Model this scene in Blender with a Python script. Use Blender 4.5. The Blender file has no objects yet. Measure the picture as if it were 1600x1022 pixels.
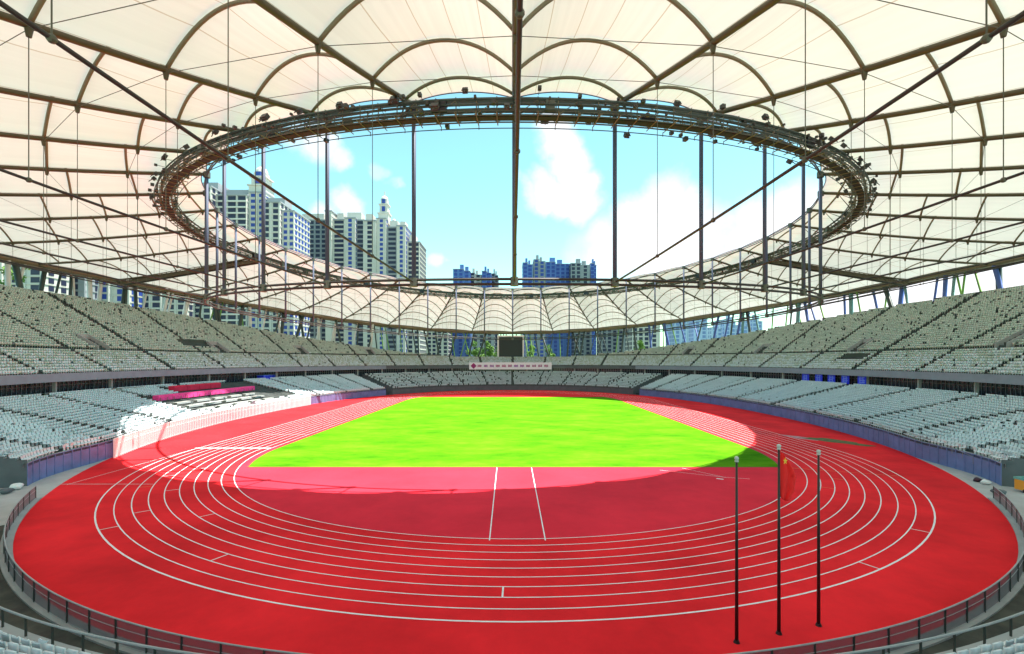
import bpy, math, random
import numpy as np
from mathutils import Vector, Matrix

random.seed(7)
rng = np.random.default_rng(7)
SC = bpy.context.scene
COL = SC.collection
PI = math.pi
R = math.radians

# ------------------------------------------------------------------ camera
CAMX, CAMY, CAMZ = -0.25, -113.3, 13.2
FPX, YH = 731.5, 563.2                      # focal length and horizon, in pixels of the 1600 px wide photograph
cam = bpy.data.cameras.new("camera")
camo = bpy.data.objects.new("camera", cam)
COL.objects.link(camo)
camo.location = (CAMX, CAMY, CAMZ)
camo.rotation_euler = (R(90), 0, 0)
cam.sensor_width = 36
cam.lens = 36 * FPX / 1600
cam.shift_y = (YH - 511) / 1600
cam.clip_start = 0.2
cam.clip_end = 9000
SC.camera = camo

# ------------------------------------------------------------------ light
SUN_FROM = Vector((12.0, 2.0, 41.0))
SUN_EL = math.atan2(SUN_FROM.z, math.hypot(SUN_FROM.x, SUN_FROM.y))
SUN_AZ = math.atan2(SUN_FROM.x, SUN_FROM.y)
sl = bpy.data.lights.new("sun", 'SUN')
sl.energy = 5.0
sl.angle = R(0.5)
sl.color = (1.0, 0.955, 0.88)
so = bpy.data.objects.new("sun", sl)
COL.objects.link(so)
so.rotation_euler = (-SUN_FROM).to_track_quat('-Z', 'Y').to_euler()
so.location = (60, 10, 200)
SC.view_settings.view_transform = 'Standard'
SC.view_settings.look = 'None'
SC.view_settings.gamma = 1
SC.view_settings.exposure = 1.58


def at(x, y, Z):
    """photo pixel + distance in front of the camera -> world point"""
    return Vector((CAMX + (x - 800) * Z / FPX, CAMY + Z, CAMZ + (YH - y) * Z / FPX))


# world: sky plus clouds placed by direction
W = bpy.data.worlds.new("World")
SC.world = W
W.use_nodes = True
wt = W.node_tree
wt.nodes.clear()
wn, wl = wt.nodes.new, wt.links.new
out = wn('ShaderNodeOutputWorld')
bg = wn('ShaderNodeBackground')
bg.inputs['Strength'].default_value = 0.10
sky = wn('ShaderNodeTexSky')
sky.sky_type = 'NISHITA'
sky.sun_disc = False
sky.sun_elevation = SUN_EL
sky.sun_rotation = SUN_AZ
sky.air_density = 1.0
sky.dust_density = 0.3
sky.ozone_density = 1.0
tc = wn('ShaderNodeTexCoord')
noi = wn('ShaderNodeTexNoise')
noi.inputs['Scale'].default_value = 7.0
noi.inputs['Detail'].default_value = 8.0
noi.inputs['Roughness'].default_value = 0.6
wl(tc.outputs['Generated'], noi.inputs['Vector'])
nsub = wn('ShaderNodeVectorMath'); nsub.operation = 'SUBTRACT'
nsub.inputs[1].default_value = (0.5, 0.5, 0.5)
wl(noi.outputs['Color'], nsub.inputs[0])
nsc = wn('ShaderNodeVectorMath'); nsc.operation = 'SCALE'
nsc.inputs['Scale'].default_value = 0.10
wl(nsub.outputs[0], nsc.inputs[0])
nadd = wn('ShaderNodeVectorMath'); nadd.operation = 'ADD'
wl(tc.outputs['Generated'], nadd.inputs[0]); wl(nsc.outputs[0], nadd.inputs[1])
prev = None
blobs = [(862, 200, 26, 1), (872, 228, 32, 1), (890, 258, 36, 1), (908, 290, 34, 1), (850, 298, 30, .9), (828, 300, 20, .6), (915, 320, 34, .8), (880, 310, 30, .9),
         (1035, 318, 42, 1), (1000, 345, 42, 1), (1075, 335, 44, 1), (1040, 390, 75, 1), (1120, 350, 40, 1), (1180, 350, 45, 1),
         (1140, 400, 75, 1), (1240, 345, 55, 1), (960, 400, 55, .8), (1240, 400, 80, 1), (500, 222, 32, .75), (532, 246, 22, .7), (470, 210, 22, .5),
         (592, 266, 15, .5), (612, 284, 13, .45), (545, 322, 26, .9), (508, 330, 18, .7), (685, 404, 13, .5), (1330, 440, 120, 1),
         (1480, 450, 120, 1), (1600, 420, 130, 1), (1500, 300, 90, .8), (920, 400, 40, .35)]
for (bx, by, br, bs) in blobs:
    d = Vector((bx - 800, FPX, YH - by)); L = d.length; d.normalize()
    dist = wn('ShaderNodeVectorMath'); dist.operation = 'DISTANCE'
    dist.inputs[1].default_value = d
    wl(nadd.outputs[0], dist.inputs[0])
    mr = wn('ShaderNodeMapRange'); mr.interpolation_type = 'SMOOTHSTEP'
    mr.inputs['From Min'].default_value = br / L * 1.26
    mr.inputs['From Max'].default_value = br / L * 0.45
    mr.inputs['To Min'].default_value = 0
    mr.inputs['To Max'].default_value = bs
    wl(dist.outputs['Value'], mr.inputs['Value'])
    if prev is None:
        prev = mr.outputs[0]
    else:
        mx = wn('ShaderNodeMath'); mx.operation = 'MAXIMUM'
        wl(prev, mx.inputs[0]); wl(mr.outputs[0], mx.inputs[1]); prev = mx.outputs[0]
tint = wn('ShaderNodeMix'); tint.data_type = 'RGBA'; tint.blend_type = 'MULTIPLY'
tint.inputs['Factor'].default_value = 1
tint.inputs['B'].default_value = (0.92, 1.3, 0.97, 1)
wl(sky.outputs[0], tint.inputs['A'])
cm = wn('ShaderNodeMix'); cm.data_type = 'RGBA'
n2_ = wn('ShaderNodeTexNoise'); n2_.inputs['Scale'].default_value = 9.0; n2_.inputs['Detail'].default_value = 9.0
wl(nadd.outputs[0], n2_.inputs['Vector'])
cc = wn('ShaderNodeMix'); cc.data_type = 'RGBA'
cc.inputs['A'].default_value = (2.9, 3.15, 3.5, 1); cc.inputs['B'].default_value = (4.7, 4.7, 4.8, 1)
cmr = wn('ShaderNodeMapRange'); cmr.inputs['From Min'].default_value = 0.3; cmr.inputs['From Max'].default_value = 0.6
wl(n2_.outputs[0], cmr.inputs['Value']); wl(cmr.outputs[0], cc.inputs['Factor']); wl(cc.outputs['Result'], cm.inputs['B'])
wl(prev, cm.inputs['Factor']); wl(tint.outputs['Result'], cm.inputs['A'])
wl(cm.outputs['Result'], bg.inputs['Color'])
wl(bg.outputs[0], out.inputs[0])


# ------------------------------------------------------------------ materials
def mat(name, c, rough=0.7, metal=0.0, var=0.0, scale=1.0, bump=0.0, bscale=20.0, spec=0.5, c2=None, detail=4.0):
    m = bpy.data.materials.new(name); m.use_nodes = True
    nt = m.node_tree; p = nt.nodes['Principled BSDF']
    p.inputs['Base Color'].default_value = (*c, 1)
    p.inputs['Roughness'].default_value = rough
    p.inputs['Metallic'].default_value = metal
    p.inputs['Specular IOR Level'].default_value = spec
    if var > 0 or c2 or bump > 0:
        t = nt.nodes.new('ShaderNodeTexCoord')
        g = nt.nodes.new('ShaderNodeNewGeometry')
        if var > 0 or c2:
            n = nt.nodes.new('ShaderNodeTexNoise'); n.inputs['Scale'].default_value = scale
            n.inputs['Detail'].default_value = detail; n.inputs['Roughness'].default_value = 0.65
            nt.links.new(g.outputs['Position'], n.inputs['Vector'])
            mr = nt.nodes.new('ShaderNodeMapRange')
            mr.inputs['From Min'].default_value = 0.32; mr.inputs['From Max'].default_value = 0.68
            nt.links.new(n.outputs[0], mr.inputs['Value'])
            mx = nt.nodes.new('ShaderNodeMix'); mx.data_type = 'RGBA'
            a = tuple(v * (1 - var) for v in c) if not c2 else c
            b = tuple(min(1, v * (1 + var)) for v in c) if not c2 else c2
            mx.inputs['A'].default_value = (*a, 1); mx.inputs['B'].default_value = (*b, 1)
            nt.links.new(mr.outputs[0], mx.inputs['Factor'])
            nt.links.new(mx.outputs['Result'], p.inputs['Base Color'])
        if bump > 0:
            n2 = nt.nodes.new('ShaderNodeTexNoise'); n2.inputs['Scale'].default_value = bscale
            n2.inputs['Detail'].default_value = 3
            nt.links.new(g.outputs['Position'], n2.inputs['Vector'])
            b_ = nt.nodes.new('ShaderNodeBump'); b_.inputs['Strength'].default_value = bump
            nt.links.new(n2.outputs[0], b_.inputs['Height']); nt.links.new(b_.outputs[0], p.inputs['Normal'])
    return m


M = {}
M['track'] = mat('red_rubber', (0.78, 0.021, 0.028), 0.85, var=0.22, scale=0.10, bump=0.12, bscale=60, spec=0.06, detail=7)
M['line'] = mat('white_line_paint', (0.8, 0.78, 0.78), 0.6, var=0.08, scale=2)
M['orange_line'] = mat('orange_line_paint', (0.7, 0.28, 0.06), 0.6)
M['ground'] = mat('outer_ground', (0.22, 0.24, 0.2), 0.9, c2=(0.1, 0.16, 0.08), scale=0.02)
M['paving'] = mat('pale_paving', (0.42, 0.41, 0.40), 0.85, var=0.12, scale=0.5)
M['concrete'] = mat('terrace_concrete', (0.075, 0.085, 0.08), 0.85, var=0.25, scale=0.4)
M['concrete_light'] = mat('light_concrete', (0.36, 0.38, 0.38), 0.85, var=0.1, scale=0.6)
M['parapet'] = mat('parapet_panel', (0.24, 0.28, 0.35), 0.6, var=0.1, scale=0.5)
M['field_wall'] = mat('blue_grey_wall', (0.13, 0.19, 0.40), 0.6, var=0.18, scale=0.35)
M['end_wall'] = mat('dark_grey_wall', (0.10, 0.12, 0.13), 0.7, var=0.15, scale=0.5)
M['seat'] = mat('seat_plastic', (0.66, 0.73, 0.75), 0.45, var=0.06, scale=0.3)
M['seat_roof_tint'] = mat('roof_light_tinted_seat_plastic', (0.43, 0.49, 0.43), 0.6, c2=(0.62, 0.68, 0.60), scale=0.5)  # upper seats: olive light bounced off the roof fabric put into the colour
M['steel'] = mat('brown_grey_steel', (0.085, 0.07, 0.035), 0.5, 0.2, var=0.1, scale=0.5)
M['arch'] = mat('arch_steel', (0.19, 0.165, 0.10), 0.5, 0.1)
M['strut'] = mat('strut_steel', (0.09, 0.105, 0.16), 0.6, 0.0, spec=0.2)
M['cable'] = mat('dark_cable', (0.045, 0.042, 0.04), 0.5, 0.3)
M['wire'] = mat('thin_wire', (0.10, 0.095, 0.07), 0.5, 0.3)
M['catwalk'] = mat('catwalk_steel', (0.105, 0.115, 0.095), 0.6, 0.2)
M['catdeck'] = mat('catwalk_deck', (0.025, 0.03, 0.032), 0.8)
M['flood'] = mat('floodlight_body', (0.06, 0.06, 0.055), 0.5, 0.3)
M['lens'] = mat('floodlight_lens', (0.5, 0.5, 0.48), 0.2)
M['white'] = mat('white_paint', (0.8, 0.8, 0.78), 0.5, var=0.04, scale=0.5)
M['glass'] = mat('dark_glass', (0.025, 0.03, 0.05), 0.15, 0.0, spec=0.8)
M['mullion'] = mat('mullion_grey', (0.2, 0.22, 0.27), 0.5, 0.2)
M['black'] = mat('screen_black', (0.008, 0.008, 0.014), 0.35)
M['pink'] = mat('pink_cloth', (0.85, 0.06, 0.3), 0.8, var=0.15, scale=0.6)
M['redcloth'] = mat('red_cloth', (0.75, 0.02, 0.08), 0.8, var=0.15, scale=0.6)
M['blue'] = mat('blue_panel', (0.015, 0.045, 0.95), 0.5)
M['blue_mark'] = mat('light_blue_mark', (0.2, 0.32, 1.0), 0.5)
M['maroon'] = mat('dark_maroon', (0.05, 0.015, 0.03), 0.6)
M['orange'] = mat('orange_plastic', (0.85, 0.33, 0.03), 0.5)
M['teal'] = mat('teal_lid', (0.15, 0.42, 0.38), 0.5)
M['flag'] = mat('red_flag', (1.0, 0.010, 0.008), 0.7)
M['gold'] = mat('flag_gold', (0.95, 0.55, 0.05), 0.6)
M['pole'] = mat('dark_pole', (0.045, 0.03, 0.03), 0.35, 0.5)
M['beige'] = mat('beige_ledge', (0.36, 0.32, 0.26), 0.8, var=0.12, scale=1)
M['bwall'] = mat('building_wall', (0.50, 0.485, 0.445), 0.8, var=0.05, scale=0.1)
M['bwall2'] = mat('building_wall_grey', (0.25, 0.27, 0.29), 0.8, var=0.06, scale=0.1)
M['bblue'] = mat('building_blue_wall', (0.085, 0.17, 0.44), 0.6, var=0.12, scale=0.1)
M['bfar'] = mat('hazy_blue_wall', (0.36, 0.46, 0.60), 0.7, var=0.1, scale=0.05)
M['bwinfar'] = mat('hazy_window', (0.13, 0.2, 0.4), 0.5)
M['bwin'] = mat('building_window', (0.025, 0.03, 0.06), 0.4, spec=0.25)
M['bwinb'] = mat('building_blue_glass', (0.03, 0.06, 0.27), 0.4, spec=0.25)
M['banner'] = mat('white_banner', (0.86, 0.84, 0.92), 0.6)
M['magenta'] = mat('magenta_print', (0.33, 0.02, 0.17), 0.6)
M['trunk'] = mat('trunk', (0.1, 0.07, 0.05), 0.9)
M['leaf'] = mat('leaf', (0.07, 0.16, 0.02), 0.7, c2=(0.16, 0.3, 0.04), scale=0.6)
M['mud'] = mat('olive_mat', (0.10, 0.11, 0.03), 0.9, var=0.4, scale=1.2)
M['palegrey'] = mat('pale_grey_stain', (0.45, 0.32, 0.32), 0.9, c2=(0.5, 0.1, 0.12), scale=1.5)
M['cgreen'] = mat('column_green', (0.16, 0.34, 0.05), 0.5)
M['cdark'] = mat('column_dark', (0.04, 0.06, 0.05), 0.5)
M['cwhite'] = mat('column_white', (0.66, 0.68, 0.64), 0.5)
M['cblue'] = mat('column_blue', (0.07, 0.12, 0.36), 0.5)
M['cteal'] = mat('column_teal', (0.14, 0.28, 0.28), 0.5)


def grass_mat():
    m = bpy.data.materials.new('grass'); m.use_nodes = True
    nt = m.node_tree; p = nt.nodes['Principled BSDF']; p.inputs['Roughness'].default_value = 0.9
    p.inputs['Specular IOR Level'].default_value = 0.02
    g = nt.nodes.new('ShaderNodeNewGeometry')
    mp = nt.nodes.new('ShaderNodeMapping'); mp.inputs['Scale'].default_value = (0.05, 0.09, 1)
    nt.links.new(g.outputs['Position'], mp.inputs['Vector'])
    n = nt.nodes.new('ShaderNodeTexNoise'); n.inputs['Scale'].default_value = 1.7; n.inputs['Detail'].default_value = 13
    n.inputs['Roughness'].default_value = 0.76
    nt.links.new(mp.outputs[0], n.inputs['Vector'])
    cr = nt.nodes.new('ShaderNodeValToRGB')
    e = cr.color_ramp.elements
    e[0].position = 0.3; e[0].color = (0.024, 0.135, 0.002, 1)
    e[1].position = 0.72; e[1].color = (0.14, 0.31, 0.012, 1)
    k = cr.color_ramp.elements.new(0.5); k.color = (0.072, 0.225, 0.004, 1)
    nt.links.new(n.outputs[0], cr.inputs[0]); nt.links.new(cr.outputs[0], p.inputs['Base Color'])
    n2 = nt.nodes.new('ShaderNodeTexNoise'); n2.inputs['Scale'].default_value = 4
    nt.links.new(g.outputs['Position'], n2.inputs['Vector'])
    b = nt.nodes.new('ShaderNodeBump'); b.inputs['Strength'].default_value = 0.35
    nt.links.new(n2.outputs[0], b.inputs['Height']); nt.links.new(b.outputs[0], p.inputs['Normal'])
    return m


M['grass'] = grass_mat()


def membrane_mat():
    m = bpy.data.materials.new('roof_membrane'); m.use_nodes = True
    nt = m.node_tree; nt.nodes.clear()
    N, Lk = nt.nodes.new, nt.links.new
    o = N('ShaderNodeOutputMaterial')
    uv = N('ShaderNodeUVMap'); sep = N('ShaderNodeSeparateXYZ'); Lk(uv.outputs[0], sep.inputs[0])
    # welded seams of the fabric: thin lines running outwards along each bay
    mu = N('ShaderNodeMath'); mu.operation = 'MULTIPLY'; mu.inputs[1].default_value = 5.0; Lk(sep.outputs[0], mu.inputs[0])
    fr = N('ShaderNodeMath'); fr.operation = 'PINGPONG'; fr.inputs[1].default_value = 0.5; Lk(mu.outputs[0], fr.inputs[0])
    lt = N('ShaderNodeMath'); lt.operation = 'LESS_THAN'; lt.inputs[1].default_value = 0.014; Lk(fr.outputs[0], lt.inputs[0])
    g = N('ShaderNodeNewGeometry')
    n = N('ShaderNodeTexNoise'); n.inputs['Scale'].default_value = 0.09; n.inputs['Detail'].default_value = 5; Lk(g.outputs['Position'], n.inputs['Vector'])
    c = N('ShaderNodeMix'); c.data_type = 'RGBA'; c.inputs['A'].default_value = (0.745, 0.77, 0.71, 1); c.inputs['B'].default_value = (0.81, 0.835, 0.785, 1)
    Lk(n.outputs[0], c.inputs['Factor'])
    s = N('ShaderNodeMix'); s.data_type = 'RGBA'; s.inputs['B'].default_value = (0.55, 0.5, 0.4, 1)
    Lk(lt.outputs[0], s.inputs['Factor']); Lk(c.outputs['Result'], s.inputs['A'])
    mp = N('ShaderNodeMapping'); mp.inputs['Scale'].default_value = (26, 2.5, 1); Lk(uv.outputs[0], mp.inputs['Vector'])
    n3 = N('ShaderNodeTexNoise'); n3.inputs['Scale'].default_value = 1.0; n3.inputs['Detail'].default_value = 6; Lk(mp.outputs[0], n3.inputs['Vector'])
    r3 = N('ShaderNodeMapRange'); r3.inputs['From Min'].default_value = 0.35; r3.inputs['From Max'].default_value = 0.62; r3.inputs['To Min'].default_value = 0.945; r3.inputs['To Max'].default_value = 1.0
    Lk(n3.outputs[0], r3.inputs['Value'])
    s2 = N('ShaderNodeMix'); s2.data_type = 'RGBA'; s2.blend_type = 'MULTIPLY'; s2.inputs['Factor'].default_value = 1
    Lk(s.outputs['Result'], s2.inputs['A']); Lk(r3.outputs[0], s2.inputs['B']); s = s2
    d = N('ShaderNodeBsdfDiffuse'); t = N('ShaderNodeBsdfTranslucent')
    Lk(s.outputs['Result'], d.inputs['Color']); Lk(s.outputs['Result'], t.inputs['Color'])
    mx = N('ShaderNodeMixShader'); mx.inputs[0].default_value = 0.165
    Lk(d.outputs[0], mx.inputs[1]); Lk(t.outputs[0], mx.inputs[2]); Lk(mx.outputs[0], o.inputs[0])
    return m


M['membrane'] = membrane_mat()


def mesh_screen_mat():
    m = bpy.data.materials.new('fence_mesh'); m.use_nodes = True
    nt = m.node_tree; nt.nodes.clear()
    N, Lk = nt.nodes.new, nt.links.new
    o = N('ShaderNodeOutputMaterial')
    d = N('ShaderNodeBsdfPrincipled'); d.inputs['Base Color'].default_value = (0.13, 0.12, 0.14, 1)
    t = N('ShaderNodeBsdfTransparent')
    mx = N('ShaderNodeMixShader'); mx.inputs[0].default_value = 0.78
    Lk(t.outputs[0], mx.inputs[1]); Lk(d.outputs[0], mx.inputs[2]); Lk(mx.outputs[0], o.inputs[0])
    return m


M['mesh'] = mesh_screen_mat()


# ------------------------------------------------------------------ helpers
def tag(o, label=None, cat=None, group=None, kind=None):
    if label: o['label'] = label
    if cat: o['category'] = cat
    if group: o['group'] = group
    if kind: o['kind'] = kind
    return o


def empty(name, loc, label, cat, group=None, rz=0):
    o = bpy.data.objects.new(name, None); COL.objects.link(o)
    o.location = loc; o.rotation_euler = (0, 0, rz); o.empty_display_size = 0.5
    tag(o, label, cat, group)
    return o


class MB:
    def __init__(s): s.v = []; s.f = []; s.uv = None

    def quad(s, a, b, c, d):
        n = len(s.v); s.v += [a, b, c, d]; s.f.append((n, n + 1, n + 2, n + 3)); return s

    def box(s, c, size, rz=0.0, m=None):
        x, y, z = size[0] / 2, size[1] / 2, size[2] / 2
        n = len(s.v); ca, sa = math.cos(rz), math.sin(rz)
        for dx, dy, dz in ((-x, -y, -z), (x, -y, -z), (x, y, -z), (-x, y, -z), (-x, -y, z), (x, -y, z), (x, y, z), (-x, y, z)):
            s.v.append((c[0] + dx * ca - dy * sa, c[1] + dx * sa + dy * ca, c[2] + dz))
        s.f += [(n, n + 3, n + 2, n + 1), (n + 4, n + 5, n + 6, n + 7), (n, n + 1, n + 5, n + 4), (n + 1, n + 2, n + 6, n + 5),
                (n + 2, n + 3, n + 7, n + 6), (n + 3, n, n + 4, n + 7)]
        return s

    def tube(s, pts, r, k=8, closed=False, r2=None):
        pts = [Vector(p) for p in pts]; n0 = len(s.v); n = len(pts)
        for i, p in enumerate(pts):
            if closed: t = pts[(i + 1) % n] - pts[i - 1]
            else: t = pts[min(i + 1, n - 1)] - pts[max(i - 1, 0)]
            t.normalize()
            up = Vector((0, 0, 1)) if abs(t.z) < 0.9 else Vector((0, 1, 0))
            a = t.cross(up).normalized(); b = a.cross(t)
            rr = r if r2 is None else r + (r2 - r) * i / (n - 1)
            for j in range(k):
                an = 2 * PI * j / k
                q = p + (a * math.cos(an) + b * math.sin(an)) * rr
                s.v.append(tuple(q))
        m_ = n if closed else n - 1
        for i in range(m_):
            for j in range(k):
                A = n0 + i * k + j; B = n0 + i * k + (j + 1) % k
                i2 = (i + 1) % n
                C_ = n0 + i2 * k + (j + 1) % k; D = n0 + i2 * k + j
                s.f.append((A, B, C_, D))
        if not closed:
            s.f.append(tuple(n0 + j for j in range(k))[::-1])
            s.f.append(tuple(n0 + (n - 1) * k + j for j in range(k)))
        return s

    def sphere(s, c, r, k=10, m=6, sz=1.0):
        n0 = len(s.v)
        for i in range(m + 1):
            a = PI * i / m
            for j in range(k):
                b = 2 * PI * j / k
                s.v.append((c[0] + r * math.sin(a) * math.cos(b), c[1] + r * math.sin(a) * math.sin(b), c[2] + r * sz * math.cos(a)))
        for i in range(m):
            for j in range(k):
                s.f.append((n0 + i * k + j, n0 + (i + 1) * k + j, n0 + (i + 1) * k + (j + 1) % k, n0 + i * k + (j + 1) % k))
        return s

    def build(s, name, m, parent=None, smooth=False, label=None):
        me = bpy.data.meshes.new(name); me.from_pydata([tuple(v) for v in s.v], [], s.f)
        me.materials.append(m if not isinstance(m, str) else M[m])
        if smooth:
            me.polygons.foreach_set('use_smooth', [True] * len(me.polygons))
        me.update()
        o = bpy.data.objects.new(name, me); COL.objects.link(o)
        if parent is not None:
            o.parent = parent
            # meshes are made in world coordinates: undo the parent's placement
            o.matrix_parent_inverse = pmat(parent).inverted()
        if label: o['label'] = label
        return o


def pmat(p):
    m = Matrix.Translation(p.location) @ p.rotation_euler.to_matrix().to_4x4()
    if p.parent is not None:
        return pmat(p.parent) @ p.matrix_parent_inverse @ m
    return m


def struct(mb, name, m, **k):
    return tag(mb.build(name, m), kind='structure')


# ------------------------------------------------------------------ stadium geometry
def hin(th): return CAMZ + 28.3 - 1.3 * math.cos(2 * th)
def hout(th): return CAMZ + 18.6 - 4.7 * math.cos(2 * th)
def hlow(th): return CAMZ + 9.5 - 1.3 * math.cos(2 * th)


def roofpt(t, th, dz=0.0):
    h = hin(th) + (hout(th) - hin(th)) * t - 4 * t * (1 - t) * 1.0
    return Vector(((61.4 + 53.6 * t) * math.sin(th), -(64.6 + 53.9 * t) * math.cos(th), h + dz))


def lowpt(t, th):
    a, b = hlow(th), hout(th) - 0.4
    return Vector(((61.4 + 53.6 * t) * math.sin(th), -(64.6 + 53.9 * t) * math.cos(th), a + (b - a) * t - 0.8 * 4 * t * (1 - t) * 0.5))


def ringpt(rx, ry, h0, h2, th): return Vector((rx * math.sin(th), -ry * math.cos(th), CAMZ + h0 + h2 * math.cos(2 * th)))


NEXP = 2.15


def sup(a, b, th):
    s, c = math.sin(th), math.cos(th)
    e = 2 / NEXP
    return Vector((a * math.copysign(abs(s) ** e, s), -b * math.copysign(abs(c) ** e, c), 0))


# th runs from 0 at the camera's end, 90 deg = right, 180 = far end
# ---- ground, track, grass
g = MB(); g.quad((-4000, -4000, -0.05), (4000, -4000, -0.05), (4000, 4000, -0.05), (-4000, 4000, -0.05)); struct(g, 'ground', 'ground')
g = MB(); n = 180
pts = [sup(74, 108, 2 * PI * i / n) for i in range(n)]
g.v = [(p.x, p.y, -0.02) for p in pts]; g.f = [tuple(range(n))]; struct(g, 'paved_surround', 'paving')
g = MB()
pts = [sup(62.5, 94.5, 2 * PI * i / n) for i in range(n)]
g.v = [(p.x, p.y, 0.0) for p in pts]; g.f = [tuple(range(n))]; struct(g, 'running_track', 'track')


def chord_shape(Rg, yc, m_=40):
    pts = []
    a0 = math.asin((yc - 42.2) / Rg)
    for sgn in (1, -1):
        for i in range(m_ + 1):
            a = a0 * (1 - i / m_) if sgn == 1 else -a0 * (i / m_)
            pts.append((Rg * math.cos(a), (42.2 if a >= 0 and sgn == 1 else -42.2) + Rg * math.sin(a)))
    return pts + [(-x, y) for x, y in pts[::-1]]


M['infield'] = mat('crimson_rubber', (0.74, 0.028, 0.050), 0.85, var=0.15, scale=0.10, bump=0.12, bscale=60, spec=0.06, detail=7)
g = MB(); pi_ = [(36.5 * math.sin(R(a)), -42.2 - 36.5 * math.cos(R(a))) for a in range(-90, 91, 3)]
g.v = [(x, y, 0.007) for x, y in pi_]; g.f = [tuple(range(len(pi_)))]; struct(g, 'infield_surface', 'infield')
g = MB(); ps = chord_shape(35.4, 55.4); g.v = [(x, y, 0.014) for x, y in ps]; g.f = [tuple(range(len(ps)))[::-1]]
tag(g.build('grass_pitch', 'grass'), kind='structure')
# kerb strip round the grass (dark red edging)
g = MB(); Np = len(ps); ps2 = chord_shape(35.62, 55.62)
for i in range(Np):
    j = (i + 1) % Np
    a, b, c, d = ps[i], ps[j], ps2[j], ps2[i]
    g.quad((a[0], a[1], 0.03), (b[0], b[1], 0.03), (c[0], c[1], 0.03), (d[0], d[1], 0.03))
    g.quad((d[0], d[1], 0.0), (c[0], c[1], 0.0), (c[0], c[1], 0.03), (d[0], d[1], 0.03))
M['kerb'] = mat('grass_edging', (0.32, 0.03, 0.03), 0.8)
struct(g, 'grass_edging', 'kerb')


def strip(mb, pts, w, z, closed=False):
    n = len(pts)
    L = []
    for i, p in enumerate(pts):
        if closed: t = Vector(pts[(i + 1) % n]) - Vector(pts[i - 1])
        else: t = Vector(pts[min(i + 1, n - 1)]) - Vector(pts[max(i - 1, 0)])
        t.normalize(); nn = Vector((-t.y, t.x)) * w / 2
        L.append(((p[0] + nn.x, p[1] + nn.y, z), (p[0] - nn.x, p[1] - nn.y, z)))
    for i in range(n if closed else n - 1):
        j = (i + 1) % n
        mb.quad(L[i][0], L[i][1], L[j][1], L[j][0])


def oval(Rr, m_=60):
    p = []
    for i in range(m_ + 1):
        a = -PI / 2 + PI * i / m_
        p.append((Rr * math.sin(a + PI / 2), -42.2 - Rr * math.cos(a + PI / 2)))
    q = [(-x, -y) for x, y in p]
    # p goes from bottom (0,-42-R) over right side to ... build full loop explicitly
    loop = []
    for i in range(m_ + 1):
        a = PI + PI * i / m_
        loop.append((Rr * math.cos(a), -42.2 + Rr * math.sin(a)))
    for i in range(m_ + 1):
        a = PI * i / m_
        loop.append((Rr * math.cos(a), 42.2 + Rr * math.sin(a)))
    return loop


g = MB()
RL = [36.5 + 1.22 * i for i in range(10)]
for i, r_ in enumerate(RL):
    strip(g, oval(r_, 90), 0.085 if i < 9 else 0.12, 0.012, True)
# straights running out past the bend on the left, start and finish lines
strip(g, [(-47.5, -42.2), (-47.5, -63.6)], 0.07, 0.016)
strip(g, [(-36.5, -42.9), (-47.9, -42.9)], 0.32, 0.02)
strip(g, [(-48.4, -63.4), (-38.5, -63.4)], 0.08, 0.02)
strip(g, [(-44, -30), (-36.5, -30)], 0.05, 0.02)
# jump runway, javelin arc
strip(g, [(-2.1, -55.7), (-1.9, -79.0)], 0.09, 0.016)
strip(g, [(2.15, -55.7), (2.2, -79.0)], 0.09, 0.016)
strip(g, [(20.6, -55.9), (23.8, -60.6)], 0.06, 0.016)
strip(g, [(17.5, -57.0), (23.6, -60.4), (26.2, -61.2)], 0.06, 0.016)
strip(g, [(22.6, -61.0), (23.2, -61.4)], 0.3, 0.018)
# lane change and relay ticks: (angle from the near end, lane)
for deg, lane in ((-43, 8), (-26.5, 6), (-1, 6), (29, 8), (42, 8), (-56, 4), (-47, 6), (-40, 3), (-66, 5), (-70, 3)):
    a = R(deg); r0, r1 = RL[lane], RL[lane + 1]
    strip(g, [(r0 * math.sin(a), -42.2 - r0 * math.cos(a)), (r1 * math.sin(a), -42.2 - r1 * math.cos(a))], 0.1, 0.018)
struct(g, 'track_markings', 'line')
g = MB()
for deg, l0, l1 in ((-80, 8, 9), (-76, 4, 5), (-69, 4, 5), (-77, 7, 8), (-60, 6, 7), (68, 0, 9), (62, 3, 4), (55, 2, 3), (74, 5, 6)):
    a = R(deg); r0, r1 = RL[l0], RL[l1]
    strip(g, [(r0 * math.sin(a), -42.2 - r0 * math.cos(a)), (r1 * math.sin(a), -42.2 - r1 * math.cos(a))], 0.06, 0.02)
struct(g, 'orange_markings', 'orange_line')


def blob(name, cx, cy, rx, ry, rot, z, m, label, cat):
    g = MB(); k = 36; v = []
    for i in range(k):
        a = 2 * PI * i / k; rr = 1 + 0.16 * math.sin(3 * a + cx) + 0.1 * math.sin(7 * a)
        x, y = rx * rr * math.cos(a), ry * rr * math.sin(a)
        v.append((cx + x * math.cos(rot) - y * math.sin(rot), cy + x * math.sin(rot) + y * math.cos(rot), z))
    g.v = v + [(x, y, z - 0.015) for x, y, _ in v]
    g.f = [tuple(range(k))] + [(i, (i + 1) % k + 0, k + (i + 1) % k, k + i) for i in range(k)]
    o = g.build(name, m); tag(o, label, cat); return o


blob('floor_mat', 52.6, -37.0, 4.8, 1.7, R(-58), 0.03, 'mud', 'long olive green sheet lying on the red track beside the right wall', 'sheet')
blob('floor_stain', 49.2, -33.5, 3.4, 1.2, R(-58), 0.02, 'palegrey', 'pale grey sheet on the red track next to the olive green sheet', 'sheet')

# ------------------------------------------------------------------ stands
GAP_N = 64.0      # |y| of the corner passages on the field wall


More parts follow.
